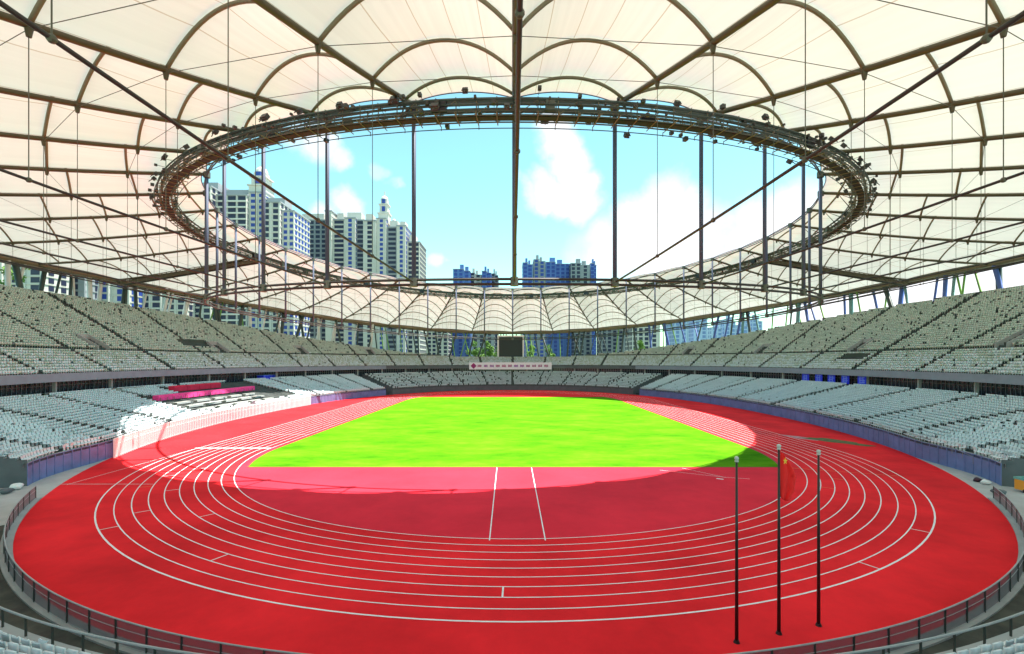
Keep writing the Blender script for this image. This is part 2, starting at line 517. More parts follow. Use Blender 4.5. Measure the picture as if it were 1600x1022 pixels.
def th_of_y(a, b, y, side):
    """parameter of the wall curve point with the given y on the right side"""
    c = -y / b
    th = math.acos(max(-1, min(1, math.copysign(abs(c) ** (NEXP / 2), c))))
    return th if side > 0 else -th


TH1 = th_of_y(62.5, 94.5, -64.0, 1); TH2 = th_of_y(62.5, 94.5, 64.0, 1)
TH3 = th_of_y(62.5, 94.5, 67.0, 1); TH0 = th_of_y(62.5, 94.5, -75.0, 1)


def lin(a, b, n): return [a + (b - a) * i / n for i in range(n + 1)]


LROWS = 20


def lower_pt(s, th, near=False):
    """s 0..1 from the field wall to the back of the lower tier"""
    if near:
        A = sup(67.0, 99.0, th); B = sup(80, 111, th)
        zb, zt = 2.35, 8.2
    else:
        A = sup(62.5, 94.5, th); B = sup(82, 106.5, th)
        w = 0.5 - 0.5 * math.cos(2 * th)      # 1 at the sides, 0 at the ends
        zb, zt = 2.0, 7.7 - 0.9 * w
    P = A.lerp(B, s); P.z = zb + (zt - zb) * s
    if not near and P.y < -48:
        k = min(1, (-P.y - 48) / 16); P.x *= 1 + 0.068 * k * k * (3 - 2 * k)
    return P


def near_front(th):
    return sup(66, 98, th)


def terrace(name, ths, near=False, rows=LROWS):
    g = MB()
    prof = []
    for i in range(rows + 1):
        s = i / rows
        prof.append((s, s))
        if i < rows: prof.append((s, (i + 1) / rows))      # riser then tread
    grid = []
    for th in ths:
        col = []
        for (s, sz) in prof:
            p = lower_pt(s, th, near); q = lower_pt(sz, th, near)
            col.append((p.x, p.y, q.z))
        grid.append(col)
    for i in range(len(grid) - 1):
        for j in range(len(prof) - 1):
            g.quad(grid[i][j], grid[i + 1][j], grid[i + 1][j + 1], grid[i][j + 1])
    return g


sections = [('right', lin(TH1, TH2, 80), False), ('left', lin(-TH1, -TH2, 80), False),
            ('far', lin(TH3, 2 * PI - TH3, 80), False), ('near', lin(-TH0, TH0, 80), True)]
lab = {'right': 'lower terrace of seating along the right of the red track', 'left': 'lower terrace of seating along the left, partly in sunshine',
       'far': 'lower terrace of seating at the far end below the white banner', 'near': 'lower terrace of seating in the bottom corners of the photo'}
stands = {}
for nm, ths, near in sections:
    c = lower_pt(0.5, ths[len(ths) // 2], near)
    e = empty('lower_stand', (c.x, c.y, 0), lab[nm], 'grandstand', 'lower seating terraces around the track')
    stands[nm] = e
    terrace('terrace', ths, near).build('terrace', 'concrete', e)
    # field wall with coping
    g = MB(); cp = MB()
    off = 0.0
    for i in range(len(ths) - 1):
        p, q = lower_pt(0, ths[i], near), lower_pt(0, ths[i + 1], near)
        if near:
            pf, qf = p, q
            p, q = near_front(ths[i]), near_front(ths[i + 1])
            cp.quad((p.x, p.y, 2.346), (q.x, q.y, 2.346), (qf.x, qf.y, 2.346), (pf.x, pf.y, 2.346))
        g.quad((p.x, p.y, -0.02), (q.x, q.y, -0.02), (q.x, q.y, 2.35), (p.x, p.y, 2.35))
        po, qo = p * 1.004, q * 1.004
        cp.quad((p.x, p.y, 2.35), (q.x, q.y, 2.35), (qo.x, qo.y, 2.35), (po.x, po.y, 2.35))
        cp.quad((po.x, po.y, 2.35), (qo.x, qo.y, 2.35), (qo.x, qo.y, 1.9), (po.x, po.y, 1.9))
    wm = {'right': 'field_wall', 'left': 'field_wall', 'far': 'end_wall', 'near': 'concrete_light'}[nm]
    cp.build('coping', 'concrete_light', e)
    # raised vertical panel joints
    for i in range(0, len(ths) - 1):
        if near: break
        p, q = lower_pt(0, ths[i], near), lower_pt(0, ths[i + 1], near)
        d = (q - p); az = math.atan2(d.y, d.x); inn = Vector((-p.x, -p.y, 0)).normalized() * 0.02
        g.box((p.x + inn.x, p.y + inn.y, 1.15), (0.12, 0.06, 2.3), az)
    g.build('front_wall', wm, e)
    # closing walls where the stand meets a corner passage
    if nm != 'near_':
        for th in (ths[0], ths[-1]):
            g = MB()
            for j in range(LROWS):
                a, b = lower_pt(j / LROWS, th, near), lower_pt((j + 1) / LROWS, th, near)
                zt = b.z + 0.5
                g.quad((a.x, a.y, -0.02), (b.x, b.y, -0.02), (b.x, b.y, zt), (a.x, a.y, zt))
            g.build('end_wall', 'end_wall', e)

M['ramp'] = mat('dark_ramp', (0.05, 0.055, 0.06), 0.9)
for sx in (1, -1):
    g = MB(); a0, a1 = (TH2, TH3) if sx > 0 else (-TH3, -TH2)
    for j in range(10):
        p, q = lower_pt(j / 10, a0), lower_pt(j / 10, a1); p2, q2 = lower_pt((j + 1) / 10, a0), lower_pt((j + 1) / 10, a1)
        zz = 0.03 + j * 0.55
        g.quad((p.x, p.y, zz), (q.x, q.y, zz), (q2.x, q2.y, zz), (p2.x, p2.y, zz)); g.quad((p2.x, p2.y, zz), (q2.x, q2.y, zz), (q2.x, q2.y, zz + .55), (p2.x, p2.y, zz + .55))
    tag(g.build('stair_ramp', 'ramp'), 'dark stepped ramp between the stands in the far %s corner' % ('right' if sx > 0 else 'left'), 'stairs', 'dark stair ramps in the far corners')
# floor of the corner passages reaches out below the stands
g = MB()
for sx in (-1, 1):
    for (y0, y1) in ((-120, -60), (60, 84)):
        g.quad((sx * 20, y0, -0.03), (sx * 110, y0, -0.03), (sx * 110, y1, -0.03), (sx * 20, y1, -0.03))
struct(g, 'passage_floor', 'paving')

# ---- upper tier
PAR_B, PAR_T = 9.5, 10.95
tab = [(0, 14.2), (14, 14.3), (31, 16.4), (45, 19.6), (58, 22.8), (69, 26.0), (79, 28.3), (90, 29.4), (100, 28.6), (115, 26), (140, 20)]


def rim(th):
    f = abs(180 - abs(math.degrees(th)) % 360)
    f = min(f, 140)
    for (a, ha), (b, hb) in zip(tab, tab[1:]):
        if a <= f <= b: return ha + (hb - ha) * (f - a) / (b - a)
    return 20


UR_D, UR_H = 0.80, 0.48


def up_pt(j, th):
    p = sup(82 + UR_D * j, 106 + UR_D * j * 0.8, th); p.z = PAR_T - 0.7 + UR_H * j
    return p


UTH = lin(R(50), R(310), 240)
ue = empty('upper_stand', (0, 100, 0), 'curved upper seating bowl wrapping the left, far end and right under the roof', 'grandstand')
g = MB()
for i in range(len(UTH) - 1):
    thm = (UTH[i] + UTH[i + 1]) / 2
    for j in range(42):
        if PAR_T - 0.7 + UR_H * (j + 1) > rim(thm): break
        a, b = up_pt(j, UTH[i]), up_pt(j, UTH[i + 1]); c, d = up_pt(j + 1, UTH[i + 1]), up_pt(j + 1, UTH[i])
        z1 = a.z + UR_H
        g.quad((a.x, a.y, a.z), (b.x, b.y, b.z), (b.x, b.y, z1), (a.x, a.y, z1))
        g.quad((a.x, a.y, z1), (b.x, b.y, z1), (c.x, c.y, z1), (d.x, d.y, z1))
    a, b = up_pt(j, UTH[i]), up_pt(j, UTH[i + 1])
    g.quad((a.x, a.y, 8), (b.x, b.y, 8), (b.x, b.y, b.z + 0.9), (a.x, a.y, a.z + 0.9))
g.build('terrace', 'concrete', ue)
g = MB(); g2 = MB(); gd = MB(); gl = MB(); gs = g
for i in range(len(UTH) - 1):
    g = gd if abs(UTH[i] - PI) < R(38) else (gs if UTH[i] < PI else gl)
    a, b = sup(82, 106, UTH[i]), sup(82, 106, UTH[i + 1]); ai, bi = sup(81.8, 105.8, UTH[i]), sup(81.8, 105.8, UTH[i + 1])
    g.quad((ai.x, ai.y, PAR_B), (bi.x, bi.y, PAR_B), (bi.x, bi.y, PAR_T), (ai.x, ai.y, PAR_T))
    g.quad((ai.x, ai.y, PAR_T), (bi.x, bi.y, PAR_T), (b.x, b.y, PAR_T), (a.x, a.y, PAR_T))
    g.quad((b.x, b.y, 10.0), (a.x, a.y, 10.0), (a.x, a.y, PAR_T), (b.x, b.y, PAR_T))
    ao, bo = sup(92, 114, UTH[i]), sup(92, 114, UTH[i + 1])
    g2.quad((ai.x, ai.y, PAR_B), (ao.x, ao.y, PAR_B), (bo.x, bo.y, PAR_B), (bi.x, bi.y, PAR_B))
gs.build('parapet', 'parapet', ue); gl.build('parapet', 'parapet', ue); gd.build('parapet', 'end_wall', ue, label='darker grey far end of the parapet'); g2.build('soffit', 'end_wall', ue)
# glazed boxes under the upper tier
be = empty('box_front', (0, 108, 7), 'dark glazed wall of viewing boxes between lower and upper seating', 'glass wall')
g = MB(); g2 = MB(); g3 = MB()
for i in range(len(UTH) - 1):
    a, b = sup(85, 109, UTH[i]), sup(85, 109, UTH[i + 1])
    g.quad((a.x, a.y, 6), (b.x, b.y, 6), (b.x, b.y, PAR_B), (a.x, a.y, PAR_B))
    ai, bi = sup(82, 106.5, UTH[i]), sup(82, 106.5, UTH[i + 1])
    z = lower_pt(1, UTH[i]).z
    g3.quad((ai.x, ai.y, z), (bi.x, bi.y, z), (b.x, b.y, z), (a.x, a.y, z))
    az = math.atan2((b - a).y, (b - a).x)
    for k in (0, 0.5):
        m_ = a.lerp(b, k); m_ = m_ - m_.normalized() * 0.08
        g2.box((m_.x, m_.y, 7.8), (0.1, 0.1, 3.4), az)
    m_ = a.lerp(b, 0.5); m_ = m_ - m_.normalized() * 0.06
    g2.box((m_.x, m_.y, 8.7), ((b - a).length, 0.08, 0.08), az)
g.build('glazing', 'glass', be); g2.build('mullion', 'mullion', be); g3.build('walkway', 'concrete', be)
# concrete pillars carrying the upper tier
for k in range(36):
    th = R(52 + k * 7.3)
    if k > 35: break
    p = sup(83.0, 107.0, th); z = lower_pt(1, th).z
    az = math.atan2(-p.y, -p.x)
    o = MB().box((p.x, p.y, (z + PAR_B) / 2), (0.5, 0.5, PAR_B - z), az).build('pillar', 'concrete_light', ue)

# ------------------------------------------------------------------ seats
AISL, AISU = 40, 40


def arc_samples(fn, t0, t1, n=3000):
    P = np.array([fn(t0 + (t1 - t0) * i / n)[:2] for i in range(n + 1)])
    L = np.concatenate([[0], np.cumsum(np.linalg.norm(np.diff(P, axis=0), axis=1))])
    return P, L, np.linspace(t0, t1, n + 1)


S = []   # x y z yaw(direction the seat faces) kind


def seat_row(fn, t0, t1, z, depth, skip, pmiss, pfold, aisles, nn=700, wide=0.56):
    P, L, T = arc_samples(fn, t0, t1, nn)
    k = int(L[-1] / wide)
    ss = (np.arange(k) + 0.5) * wide
    X = np.interp(ss, L, P[:, 0]); Y = np.interp(ss, L, P[:, 1]); TT = np.interp(ss, L, T)
    dX = np.gradient(X); dY = np.gradient(Y)
    for x, y, t, dx, dy in zip(X, Y, TT, dX, dY):
        # aisles at even angles
        m_ = math.hypot(dx, dy)
        nx, ny = -dy / m_, dx / m_
        if nx * x + ny * y > 0: nx, ny = -nx, -ny      # towards the field
        if skip(x, y, t, z): continue
        if random.random() < pmiss: continue
        S.append((x - nx * depth, y - ny * depth, z, math.atan2(ny, nx), 1 if random.random() < pfold else 0))


def is_aisle(t, div, w, r_):
    d = (t * div / (2 * PI)) % 1.0
    d = min(d, 1 - d) * 2 * PI / div * r_
    return d < w


# the guests' terrace with desks on the left has no rows of seats
def vip(x, y): return x < -63 and (-20.5 if x > -74.5 else -8) < y < 25 and x > -80.0


vom = []     # exits in the upper tier
for k in range(40):
    if k % 2 == 0:
        th = 2 * PI * (k + 0.5) / 40
        if R(56) < th < R(304) and rim(th) > 18: vom.append(th)


def in_vom(t, j):
    for v in vom:
        r_ = 100
        if abs(t - v) * r_ < 1.6 and 10 <= j <= 15: return True
    return False


plat = [(th_of_y(100, 100, 20, -1) % (2 * PI), 13, 16, 4.5), (th_of_y(100, 100, 6, 1), 5, 7, 3.5)]
for nm, ths, near in sections:
    for j in range(LROWS):
        if near and j > 14: continue
        s0 = (j + 0.0) / LROWS
        z = lower_pt((j + 1) / LROWS, ths[40], near).z
        fn = lambda t, s_=s0, n_=near: lower_pt(s_, t, n_)
        # row height varies a little around the bowl: sample it in pieces
        parts = 8
        for q in range(parts):
            a = ths[0] + (ths[-1] - ths[0]) * q / parts; b = ths[0] + (ths[-1] - ths[0]) * (q + 1) / parts
            zz = lower_pt((j + 1) / LROWS, (a + b) / 2, near).z
            rows_ok = (j % 2 == 0) if nm == 'far' else True
            if not rows_ok: continue
            seat_row(fn, a, b, zz, 0.45, lambda x, y, t, z_: is_aisle(t, AISL, 0.62 if nm != 'far' else 0.35, 78) or (nm == 'left' and vip(x, y)), 0.08 if nm == 'far' else 0.01, 0.35 if nm == 'far' else 0.12, AISL, 120)
for j in range(42):
    # split in angle where the row exists
    fn = lambda t, j_=j: up_pt(j_, t)
    z = PAR_T - 0.7 + UR_H * (j + 1)
    if z > 29.4: break

    def sk(x, y, t, z_, j_=j):
        if PAR_T - 0.7 + UR_H * (j_ + 1) > rim(t) - 0.05: return True
        if is_aisle(t + 0.0, AISU, 0.5, 100): return True
        if j_ in (9,): return True
        if in_vom(t, j_): return True
        for (pt, j0, j1, hw) in plat:
            if abs(t - pt) * 100 < hw and j0 <= j_ <= j1: return True
        return False
    pm = 0.01 if j < 9 else 0.03 + 0.002 * j
    seat_row(fn, R(58), R(302), z, 0.42, sk, pm, 0.2 + 0.01 * j, AISU, 1200)
S = np.array(S)
print('seats', len(S))


def seat_template(fold):
    mb = MB()
    # pan
    if fold:
        mb.box((0.06, 0, 0.62), (0.08, 0.44, 0.40))
    else:
        mb.box((0.20, 0, 0.43), (0.36, 0.44, 0.07))
    mb.box((-0.03, 0, 0.66), (0.07, 0.44, 0.42))
    mb.box((0.0, 0, 0.25), (0.06, 0.1, 0.42))
    return np.array(mb.v), np.array(mb.f)


# pick the seats that show largest
def proj(x, y, z):
    Z = y - CAMY
    return 800 + (x - CAMX) * FPX / Z, YH - (z - CAMZ) * FPX / Z, Z


Zs = S[:, 1] - CAMY
with np.errstate(divide='ignore', invalid='ignore'):
    px = 800 + (S[:, 0] - CAMX) * FPX / Zs; py = YH - (S[:, 2] + 0.5 - CAMZ) * FPX / Zs
vis = (Zs > 5) & (px > 3) & (px < 1597) & (py < 1019) & (py > 0)
d = np.where(vis, Zs, 1e9)
order = np.argsort(d)
near_idx = order[:300]
isnear = np.zeros(len(S), bool); isnear[near_idx] = True
# seats nearer than that but outside the frame stay with the mass
bulk = S[~isnear]
V = []; F = []; n0 = 0
for kind in (0, 1):
    tv, tf = seat_template(kind)
    Q = bulk[bulk[:, 4] == kind]
    ca, sa = np.cos(Q[:, 3])[:, None], np.sin(Q[:, 3])[:, None]
    x = Q[:, 0][:, None] + tv[None, :, 0] * ca - tv[None, :, 1] * sa
    y = Q[:, 1][:, None] + tv[None, :, 0] * sa + tv[None, :, 1] * ca
    z = Q[:, 2][:, None] + tv[None, :, 2] + 0 * ca
    vv = np.stack([x, y, z], -1).reshape(-1, 3)
    ff = (tf[None] + (np.arange(len(Q)) * len(tv))[:, None, None]).reshape(-1, 4) + n0
    V.append(vv); F.append(ff); n0 += len(vv)
V = np.concatenate(V); F = np.concatenate(F)
me = bpy.data.meshes.new('stadium_seats')
me.vertices.add(len(V)); me.vertices.foreach_set('co', V.ravel())
me.loops.add(F.size); me.loops.foreach_set('vertex_index', F.ravel())
me.polygons.add(len(F)); me.polygons.foreach_set('loop_start', np.arange(0, F.size, 4)); me.polygons.foreach_set('loop_total', np.full(len(F), 4))
me.materials.append(M['seat']); me.materials.append(M['seat_roof_tint'])
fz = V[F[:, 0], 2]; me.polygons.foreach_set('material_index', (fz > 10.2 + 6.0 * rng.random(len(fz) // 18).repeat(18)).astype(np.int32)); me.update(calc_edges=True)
o = bpy.data.objects.new('stadium_seats', me); COL.objects.link(o)
tag(o, 'rows of pale grey plastic seats filling every stand of the stadium', 'seats', None, 'stuff')

proto = {}
for kind in (0, 1):
    mb = MB()
    pts = []
    # moulded shell: curved pan and backrest as one skin with thickness
    if kind == 0:
        prof = [(0.42, 0.40), (0.40, 0.45), (0.25, 0.43), (0.10, 0.42), (0.0, 0.47), (-0.04, 0.65), (-0.07, 0.87)]
    else:
        prof = [(0.16, 0.82), (0.13, 0.84), (0.09, 0.65), (0.06, 0.46), (0.0, 0.44), (-0.04, 0.65), (-0.07, 0.87)]
    for si, sg in ((0, 0.0), (1, 0.035)):
        for (a, b) in prof:
            for w, dz in ((-0.22, 0.035), (-0.12, 0.0), (0.12, 0.0), (0.22, 0.035)):
                pts.append((a - sg * 0.6, w, b + dz - sg))
    mb.v = pts; K = len(prof)
    for s_ in (0, 1):
        for i in range(K - 1):
            for j in range(3):
                b0 = s_ * K * 4 + i * 4 + j
                q = (b0, b0 + 1, b0 + 5, b0 + 4)
                mb.f.append(q if s_ else q[::-1])
    for i in range(K - 1):
        for j in (0, 3):
            b0 = i * 4 + j; mb.f.append((b0, b0 + 4, b0 + 4 + K * 4, b0 + K * 4))
    for j in range(3):
        mb.f.append((j, j + 1, j + 1 + K * 4, j + K * 4)); e_ = (K - 1) * 4 + j; mb.f.append((e_, e_ + 1, e_ + 1 + K * 4, e_ + K * 4))
    mb.box((0.02, 0, 0.22), (0.06, 0.28, 0.44))
    me = bpy.data.meshes.new('stadium_seat'); me.from_pydata(mb.v, [], mb.f); me.materials.append(M['seat']); me.update()
    proto[kind] = me
for i in near_idx:
    x, y, z, yaw, kd = S[i]
    o = bpy.data.objects.new('stadium_seat', proto[int(kd)]); COL.objects.link(o)
    o.location = (x, y, z); o.rotation_euler = (0, 0, yaw)
    side = 'left' if x < 0 else 'right'
    where = ('bottom %s corner behind concrete wall' % side) if y < -80 else ('front of %s lower stand near end wall' % side)
    fold = 'pale grey plastic seat, pan %s, ' % ('folded up' if kd else 'down')
    tag(o, fold + where, 'seat', ('seats in the bottom %s corner' % side) if y < -80 else ('nearest seats of the %s lower stand' % side))

# exits cut in the upper tier
for th in vom:
    p = up_pt(10, th); q = up_pt(15.5, th); n_ = Vector((-p.x, -p.y, 0)).normalized(); az = math.atan2(n_.y, n_.x)
    side = 'left' if p.x < 0 else 'right'
    deg = int(round(math.degrees(th)))
    e = empty('stand_exit', (p.x, p.y, p.z), '', 'stand exit', 'exits in the upper seating bowl')
    rank = sorted([v for v in vom if (math.sin(v) < 0) == (p.x < 0)], key=lambda v: abs(v - PI), reverse=True).index(th)
    word = ['nearest', 'second nearest', 'third nearest', 'fourth nearest', 'fifth nearest', 'sixth nearest', 'seventh nearest', 'eighth nearest'][rank]
    e['label'] = 'concrete walled exit opening in the upper seats on the %s, %s to the camera' % (side, word)
    w = 1.5
    t = Vector((-n_.y, n_.x, 0))
    mb = MB()
    for sgn in (-1, 1):
        a0 = p + t * (sgn * w); b0 = q + t * (sgn * w)
        for off in (0, 0.18 * sgn):
            A_, B_ = a0 + t * off, b0 + t * off
            mb.quad((A_.x, A_.y, p.z - 0.5), (B_.x, B_.y, p.z - 0.5), (B_.x, B_.y, q.z + 1.3), (A_.x, A_.y, p.z + 1.3))
        A_, B_ = a0 + t * 0.18 * sgn, b0 + t * 0.18 * sgn
        mb.quad((a0.x, a0.y, p.z + 1.3), (A_.x, A_.y, p.z + 1.3), (B_.x, B_.y, q.z + 1.3), (b0.x, b0.y, q.z + 1.3))
        mb.quad((a0.x, a0.y, p.z - .5), (A_.x, A_.y, p.z - .5), (A_.x, A_.y, p.z + 1.3), (a0.x, a0.y, p.z + 1.3))
    a0, b0 = q - t * w, q + t * w
    mb.quad((a0.x, a0.y, q.z - .3), (b0.x, b0.y, q.z - .3), (b0.x, b0.y, q.z + 1.3), (a0.x, a0.y, q.z + 1.3))
    mb.build('side_wall', 'concrete_light', e)
    q2 = up_pt(14.5, th); a0, b0 = q2 - t * w, q2 + t * w
    mb = MB(); mb.quad((a0.x, a0.y, p.z - .3), (b0.x, b0.y, p.z - .3), (b0.x, b0.y, q2.z + 0.4), (a0.x, a0.y, q2.z + 0.4)); mb.build('opening', 'black', e)
for k, (pt, j0, j1, hw) in enumerate(plat):
    a, b = up_pt(j0 + 1, pt), up_pt(j1 + 1, pt)
    n_ = Vector((-a.x, -a.y, 0)).normalized(); az = math.atan2(n_.y, n_.x)
    e = empty('camera_platform', (a.x, a.y, a.z), ['dark sunken platform among the upper seats on the left', 'small dark platform among the upper seats on the right near the parapet'][k], 'platform')
    MB().box(((a.x + b.x) / 2, (a.y + b.y) / 2, a.z + 0.35), ((b - a).xy.length, hw * 2, 0.1), az).build('deck', 'black', e)
    MB().box((b.x, b.y, b.z + 0.3), (0.15, hw * 2, 1.3), az).build('back_wall', 'cdark', e)

# ---- handrail of the near stand and barrier fence round the bend
def fence(name, label, cat, curve, ths, z0, z1, step, postr, railr, post_m, rail_m, mesh_m=None, group=None, midrail=True, caps=100):
    p = curve(ths[len(ths) // 2])
    e = empty(name, (p.x, p.y, z0), label, cat, group)
    n_ = 0
    pts = [curve(t) for t in ths]
    for z, r_ in ((z1, railr * 1.3),) + (((z0 + (z1 - z0) * 0.68, railr * 0.7), (z0 + 0.12, railr * 0.7)) if midrail else ()):
        MB().tube([(q.x, q.y, z) for q in pts], r_, 6).build('rail', rail_m, e)
    if mesh_m:
        g = MB()
        for a, b in zip(pts, pts[1:]):
            g.quad((a.x, a.y, z0 + 0.1), (b.x, b.y, z0 + 0.1), (b.x, b.y, z1 - 0.05), (a.x, a.y, z1 - 0.05))
        g.build('mesh_panel', mesh_m, e)
    P = np.array([q[:2] for q in pts]); L = np.concatenate([[0], np.cumsum(np.linalg.norm(np.diff(P, axis=0), axis=1))])
    k = int(L[-1] / step)
    posts = []
    for i in range(k + 1):
        s = L[-1] * i / k; posts.append((np.interp(s, L, P[:, 0]), np.interp(s, L, P[:, 1])))
    posts.sort(key=lambda q: (q[0] - CAMX) ** 2 + (q[1] - CAMY) ** 2)
    rest = MB()
    for i, (x, y) in enumerate(posts):
        if i < caps:
            MB().box((x, y, (z0 + z1) / 2), (postr * 2, postr * 2, z1 - z0), math.atan2(y, x)).build('post', post_m, e)
        else:
            rest.box((x, y, (z0 + z1) / 2), (postr * 2, postr * 2, z1 - z0), math.atan2(y, x))
    if rest.v: rest.build('post', post_m, e)['kind'] = 'stuff'
    return e


thf = th_of_y(62.5, 94.5, -68.5, 1)
fence('mesh_fence', 'grey mesh fence with pale top rail curving along the near edge of the red track', 'fence', lambda t: sup(62.9, 94.9, t), lin(-thf, thf, 120),
      0.0, 1.25, 2.1, 0.035, 0.03, 'cdark', 'concrete_light', 'mesh')
g = MB()
for a, b in zip(lin(-thf, thf, 120), lin(-thf, thf, 120)[1:]):
    i0, i1, o0, o1 = sup(62.5, 94.5, a), sup(62.5, 94.5, b), sup(63.15, 95.15, a), sup(63.15, 95.15, b)
    g.quad((i0.x, i0.y, 0.1), (i1.x, i1.y, 0.1), (o1.x, o1.y, 0.1), (o0.x, o0.y, 0.1)); g.quad((i0.x, i0.y, 0), (i1.x, i1.y, 0), (i1.x, i1.y, 0.1), (i0.x, i0.y, 0.1))
    g.quad((o0.x, o0.y, -.1), (o1.x, o1.y, -.1), (o1.x, o1.y, 0.1), (o0.x, o0.y, 0.1))
struct(g, 'fence_kerb', 'concrete_light')
M['channel'] = mat('dark_channel', (0.03, 0.035, 0.032), 0.9, c2=(0.08, 0.085, 0.07), scale=0.6)
g = MB()
for a, b in zip(lin(-TH0, TH0, 100), lin(-TH0, TH0, 100)[1:]):
    i0, i1, o0, o1 = sup(63.15, 95.15, a), sup(63.15, 95.15, b), sup(66, 98, a), sup(66, 98, b)
    g.quad((i0.x, i0.y, 0.0), (i1.x, i1.y, 0.0), (o1.x, o1.y, 0.0), (o0.x, o0.y, 0.0))
struct(g, 'drain_channel', 'channel')
fence('handrail', 'pale tubular handrail on top of the concrete wall in the bottom corners', 'handrail', lambda t: sup(66.2, 98.2, t), lin(-TH0, TH0, 120),
      2.35, 3.1, 1.7, 0.03, 0.035, 'cdark', 'concrete_light', midrail=False)
# white barrier in front of the left stand
a1, a2 = -th_of_y(62.5, 94.5, -50, 1), -th_of_y(62.5, 94.5, 26, 1)
fence('picket_barrier', 'white sunlit barrier of upright pickets along the left edge of the red track', 'fence', lambda t: sup(62.1, 94.1, t), lin(a1, a2, 60),
      0.0, 2.6, 0.62, 0.14, 0.05, 'white', 'white')
# handrails on top of the other walls
for nm, t0, t1 in (('right', TH1, TH2),):
    fence('wall_rail', 'thin steel rail on top of the blue grey wall right of the track', 'handrail', lambda t: sup(62.7, 94.7, t), lin(t0, t1, 60), 2.35, 3.05, 3.0, 0.025, 0.02, 'mullion', 'mullion', midrail=False)

# ------------------------------------------------------------------ roof
rf = empty('stadium_roof', (0, 0, 40), 'round cream fabric roof on steel arches with a huge open oval in the middle', 'roof')
NODES = [0.045, 0.175, 0.325, 0.475, 0.625, 0.775, 0.9]
RISE = {0.0: 0.085, 0.045: 0.176, 0.175: 0.25, 0.325: 0.29, 0.475: 0.29, 0.625: 0.27, 0.775: 0.22, 0.9: 0.14, 1.0: 0.02}
RK = sorted(RISE)


def rise(t):
    for a, b in zip(RK, RK[1:]):
        if a <= t <= b:
            k = (t - a) / (b - a)
            dip = 0.018 * 4 * k * (1 - k) if a > 0 else 0
            return RISE[a] + (RISE[b] - RISE[a]) * k - dip
    return 0


def baypt(t, th0, th1, u):
    A, B = roofpt(t, th0), roofpt(t, th1); p = A.lerp(B, (u + 1) / 2)
    # near the opening the arches and the edge cable lean outwards, further out they stand upright
    d = rise(t) * (B - A).length * (1 - abs(u) ** 2.1)
    k = min(1, t / 0.3)
    ko, ku = 0.75 * (1 - k) ** 1.6, 0.5 + 0.5 * k ** 0.6
    o = Vector((p.x, p.y, 0)).normalized()
    p += Vector((o.x * d * ko, o.y * d * ko, d * ku))
    return p


for k in range(36):
    t0, t1 = R(10 * k), R(10 * k + 10)
    mb = MB(); NU, NT = 16, 36
    tv = sorted(set(RK + lin(0, 1, NT)))
    for t in tv:
        for i in range(NU + 1):
            mb.v.append(tuple(baypt(t, t0, t1, -1 + 2 * i / NU) + Vector((0, 0, 0.30))))
    uvs = []
    for j in range(len(tv) - 1):
        for i in range(NU):
            a = j * (NU + 1) + i
            mb.f.append((a, a + 1, a + NU + 2, a + NU + 1))
            for (ii, jj) in ((i, j), (i + 1, j), (i + 1, j + 1), (i, j + 1)): uvs += [ii / NU, tv[jj]]
    o = mb.build('membrane_panel', 'membrane', rf, smooth=True)
    ul = o.data.uv_layers.new(name='UVMap'); ul.data.foreach_set('uv', uvs)
    for t in NODES:
        MB().tube([baypt(t, t0, t1, -1 + 2 * i / 20) for i in range(21)], 0.155, 8).build('arch', 'arch', o, smooth=True)
    ti = MB()
    for t in NODES[1:-1]:
        ti.tube([roofpt(t, t0, -0.25), roofpt(t, t1, -0.25)], 0.026, 5)
    ti.build('tie', 'wire', o)
    # scalloped edge cable
    MB().tube([baypt(0.0, t0, t1, -1 + 2 * i / 16) + Vector((0, 0, .3)) for i in range(17)], 0.07, 6).build('edge_cable', 'strut', o)
for k in range(36):
    th = R(10 * k)
    rd = MB().tube([roofpt(t, th) for t in lin(0, 1, 14)], 0.245, 10).build('radial_tube', 'steel', rf, smooth=True)
    nb = MB()
    for t in NODES[:-1]:
        p = roofpt(t, th); nb.tube([p + Vector((0, 0, 0.1)), p + Vector((0, 0, -0.75))], 0.28, 7, r2=0.14)
    nb.build('node', 'steel', rd)
    lc = MB().tube([lowpt(t, th) for t in lin(0, 1, 10)], 0.095, 8).build('lower_cable', 'cable', rf, smooth=True)
    for t in NODES[1:-1]:
        a, b = roofpt(t, th, -0.7), lowpt(t, th)
        MB().tube([a, b], 0.03, 5).sphere(b, 0.17, 8, 5).build('hanger', 'wire', lc)
    a, b = roofpt(0, th), lowpt(0, th)
    MB().tube([a + Vector((0, 0, 0.2)), b + Vector((0, 0, -0.3))], 0.23, 10).build('strut', 'strut', rf, smooth=True)
    mb = MB(); mb.tube([a + Vector((0, 0, -.5)), a + Vector((0, 0, .35))], 0.5, 8); mb.tube([b + Vector((0, 0, -.45)), b + Vector((0, 0, .45))], 0.42, 8)
    mb.build('strut_cap', 'catwalk', rf)
FULL = [2 * PI * i / 144 for i in range(144)]
mb = MB()
for dr, dz in ((0, 0.26), (0, -0.26)):
    mb.tube([ringpt(61.4 + dr, 64.6 + dr, 9.5 + dz, -1.3, t) for t in FULL], 0.15, 6, True)
mb.build('lower_tension_ring', 'cable', rf)
mb = MB()
for dr, dz in ((0, 0.2), (0, -0.2)):
    mb.tube([ringpt(61.4 + dr, 64.6 + dr, 28.3 + dz, -1.3, t) for t in FULL], 0.1, 6, True)
mb.build('upper_tension_ring', 'strut', rf)
mb = MB().tube([ringpt(115.3, 118.8, 18.6, -4.7, t) for t in FULL], 0.7, 12, True)
mb.build('compression_ring', 'arch', rf, smooth=True)
mb = MB()
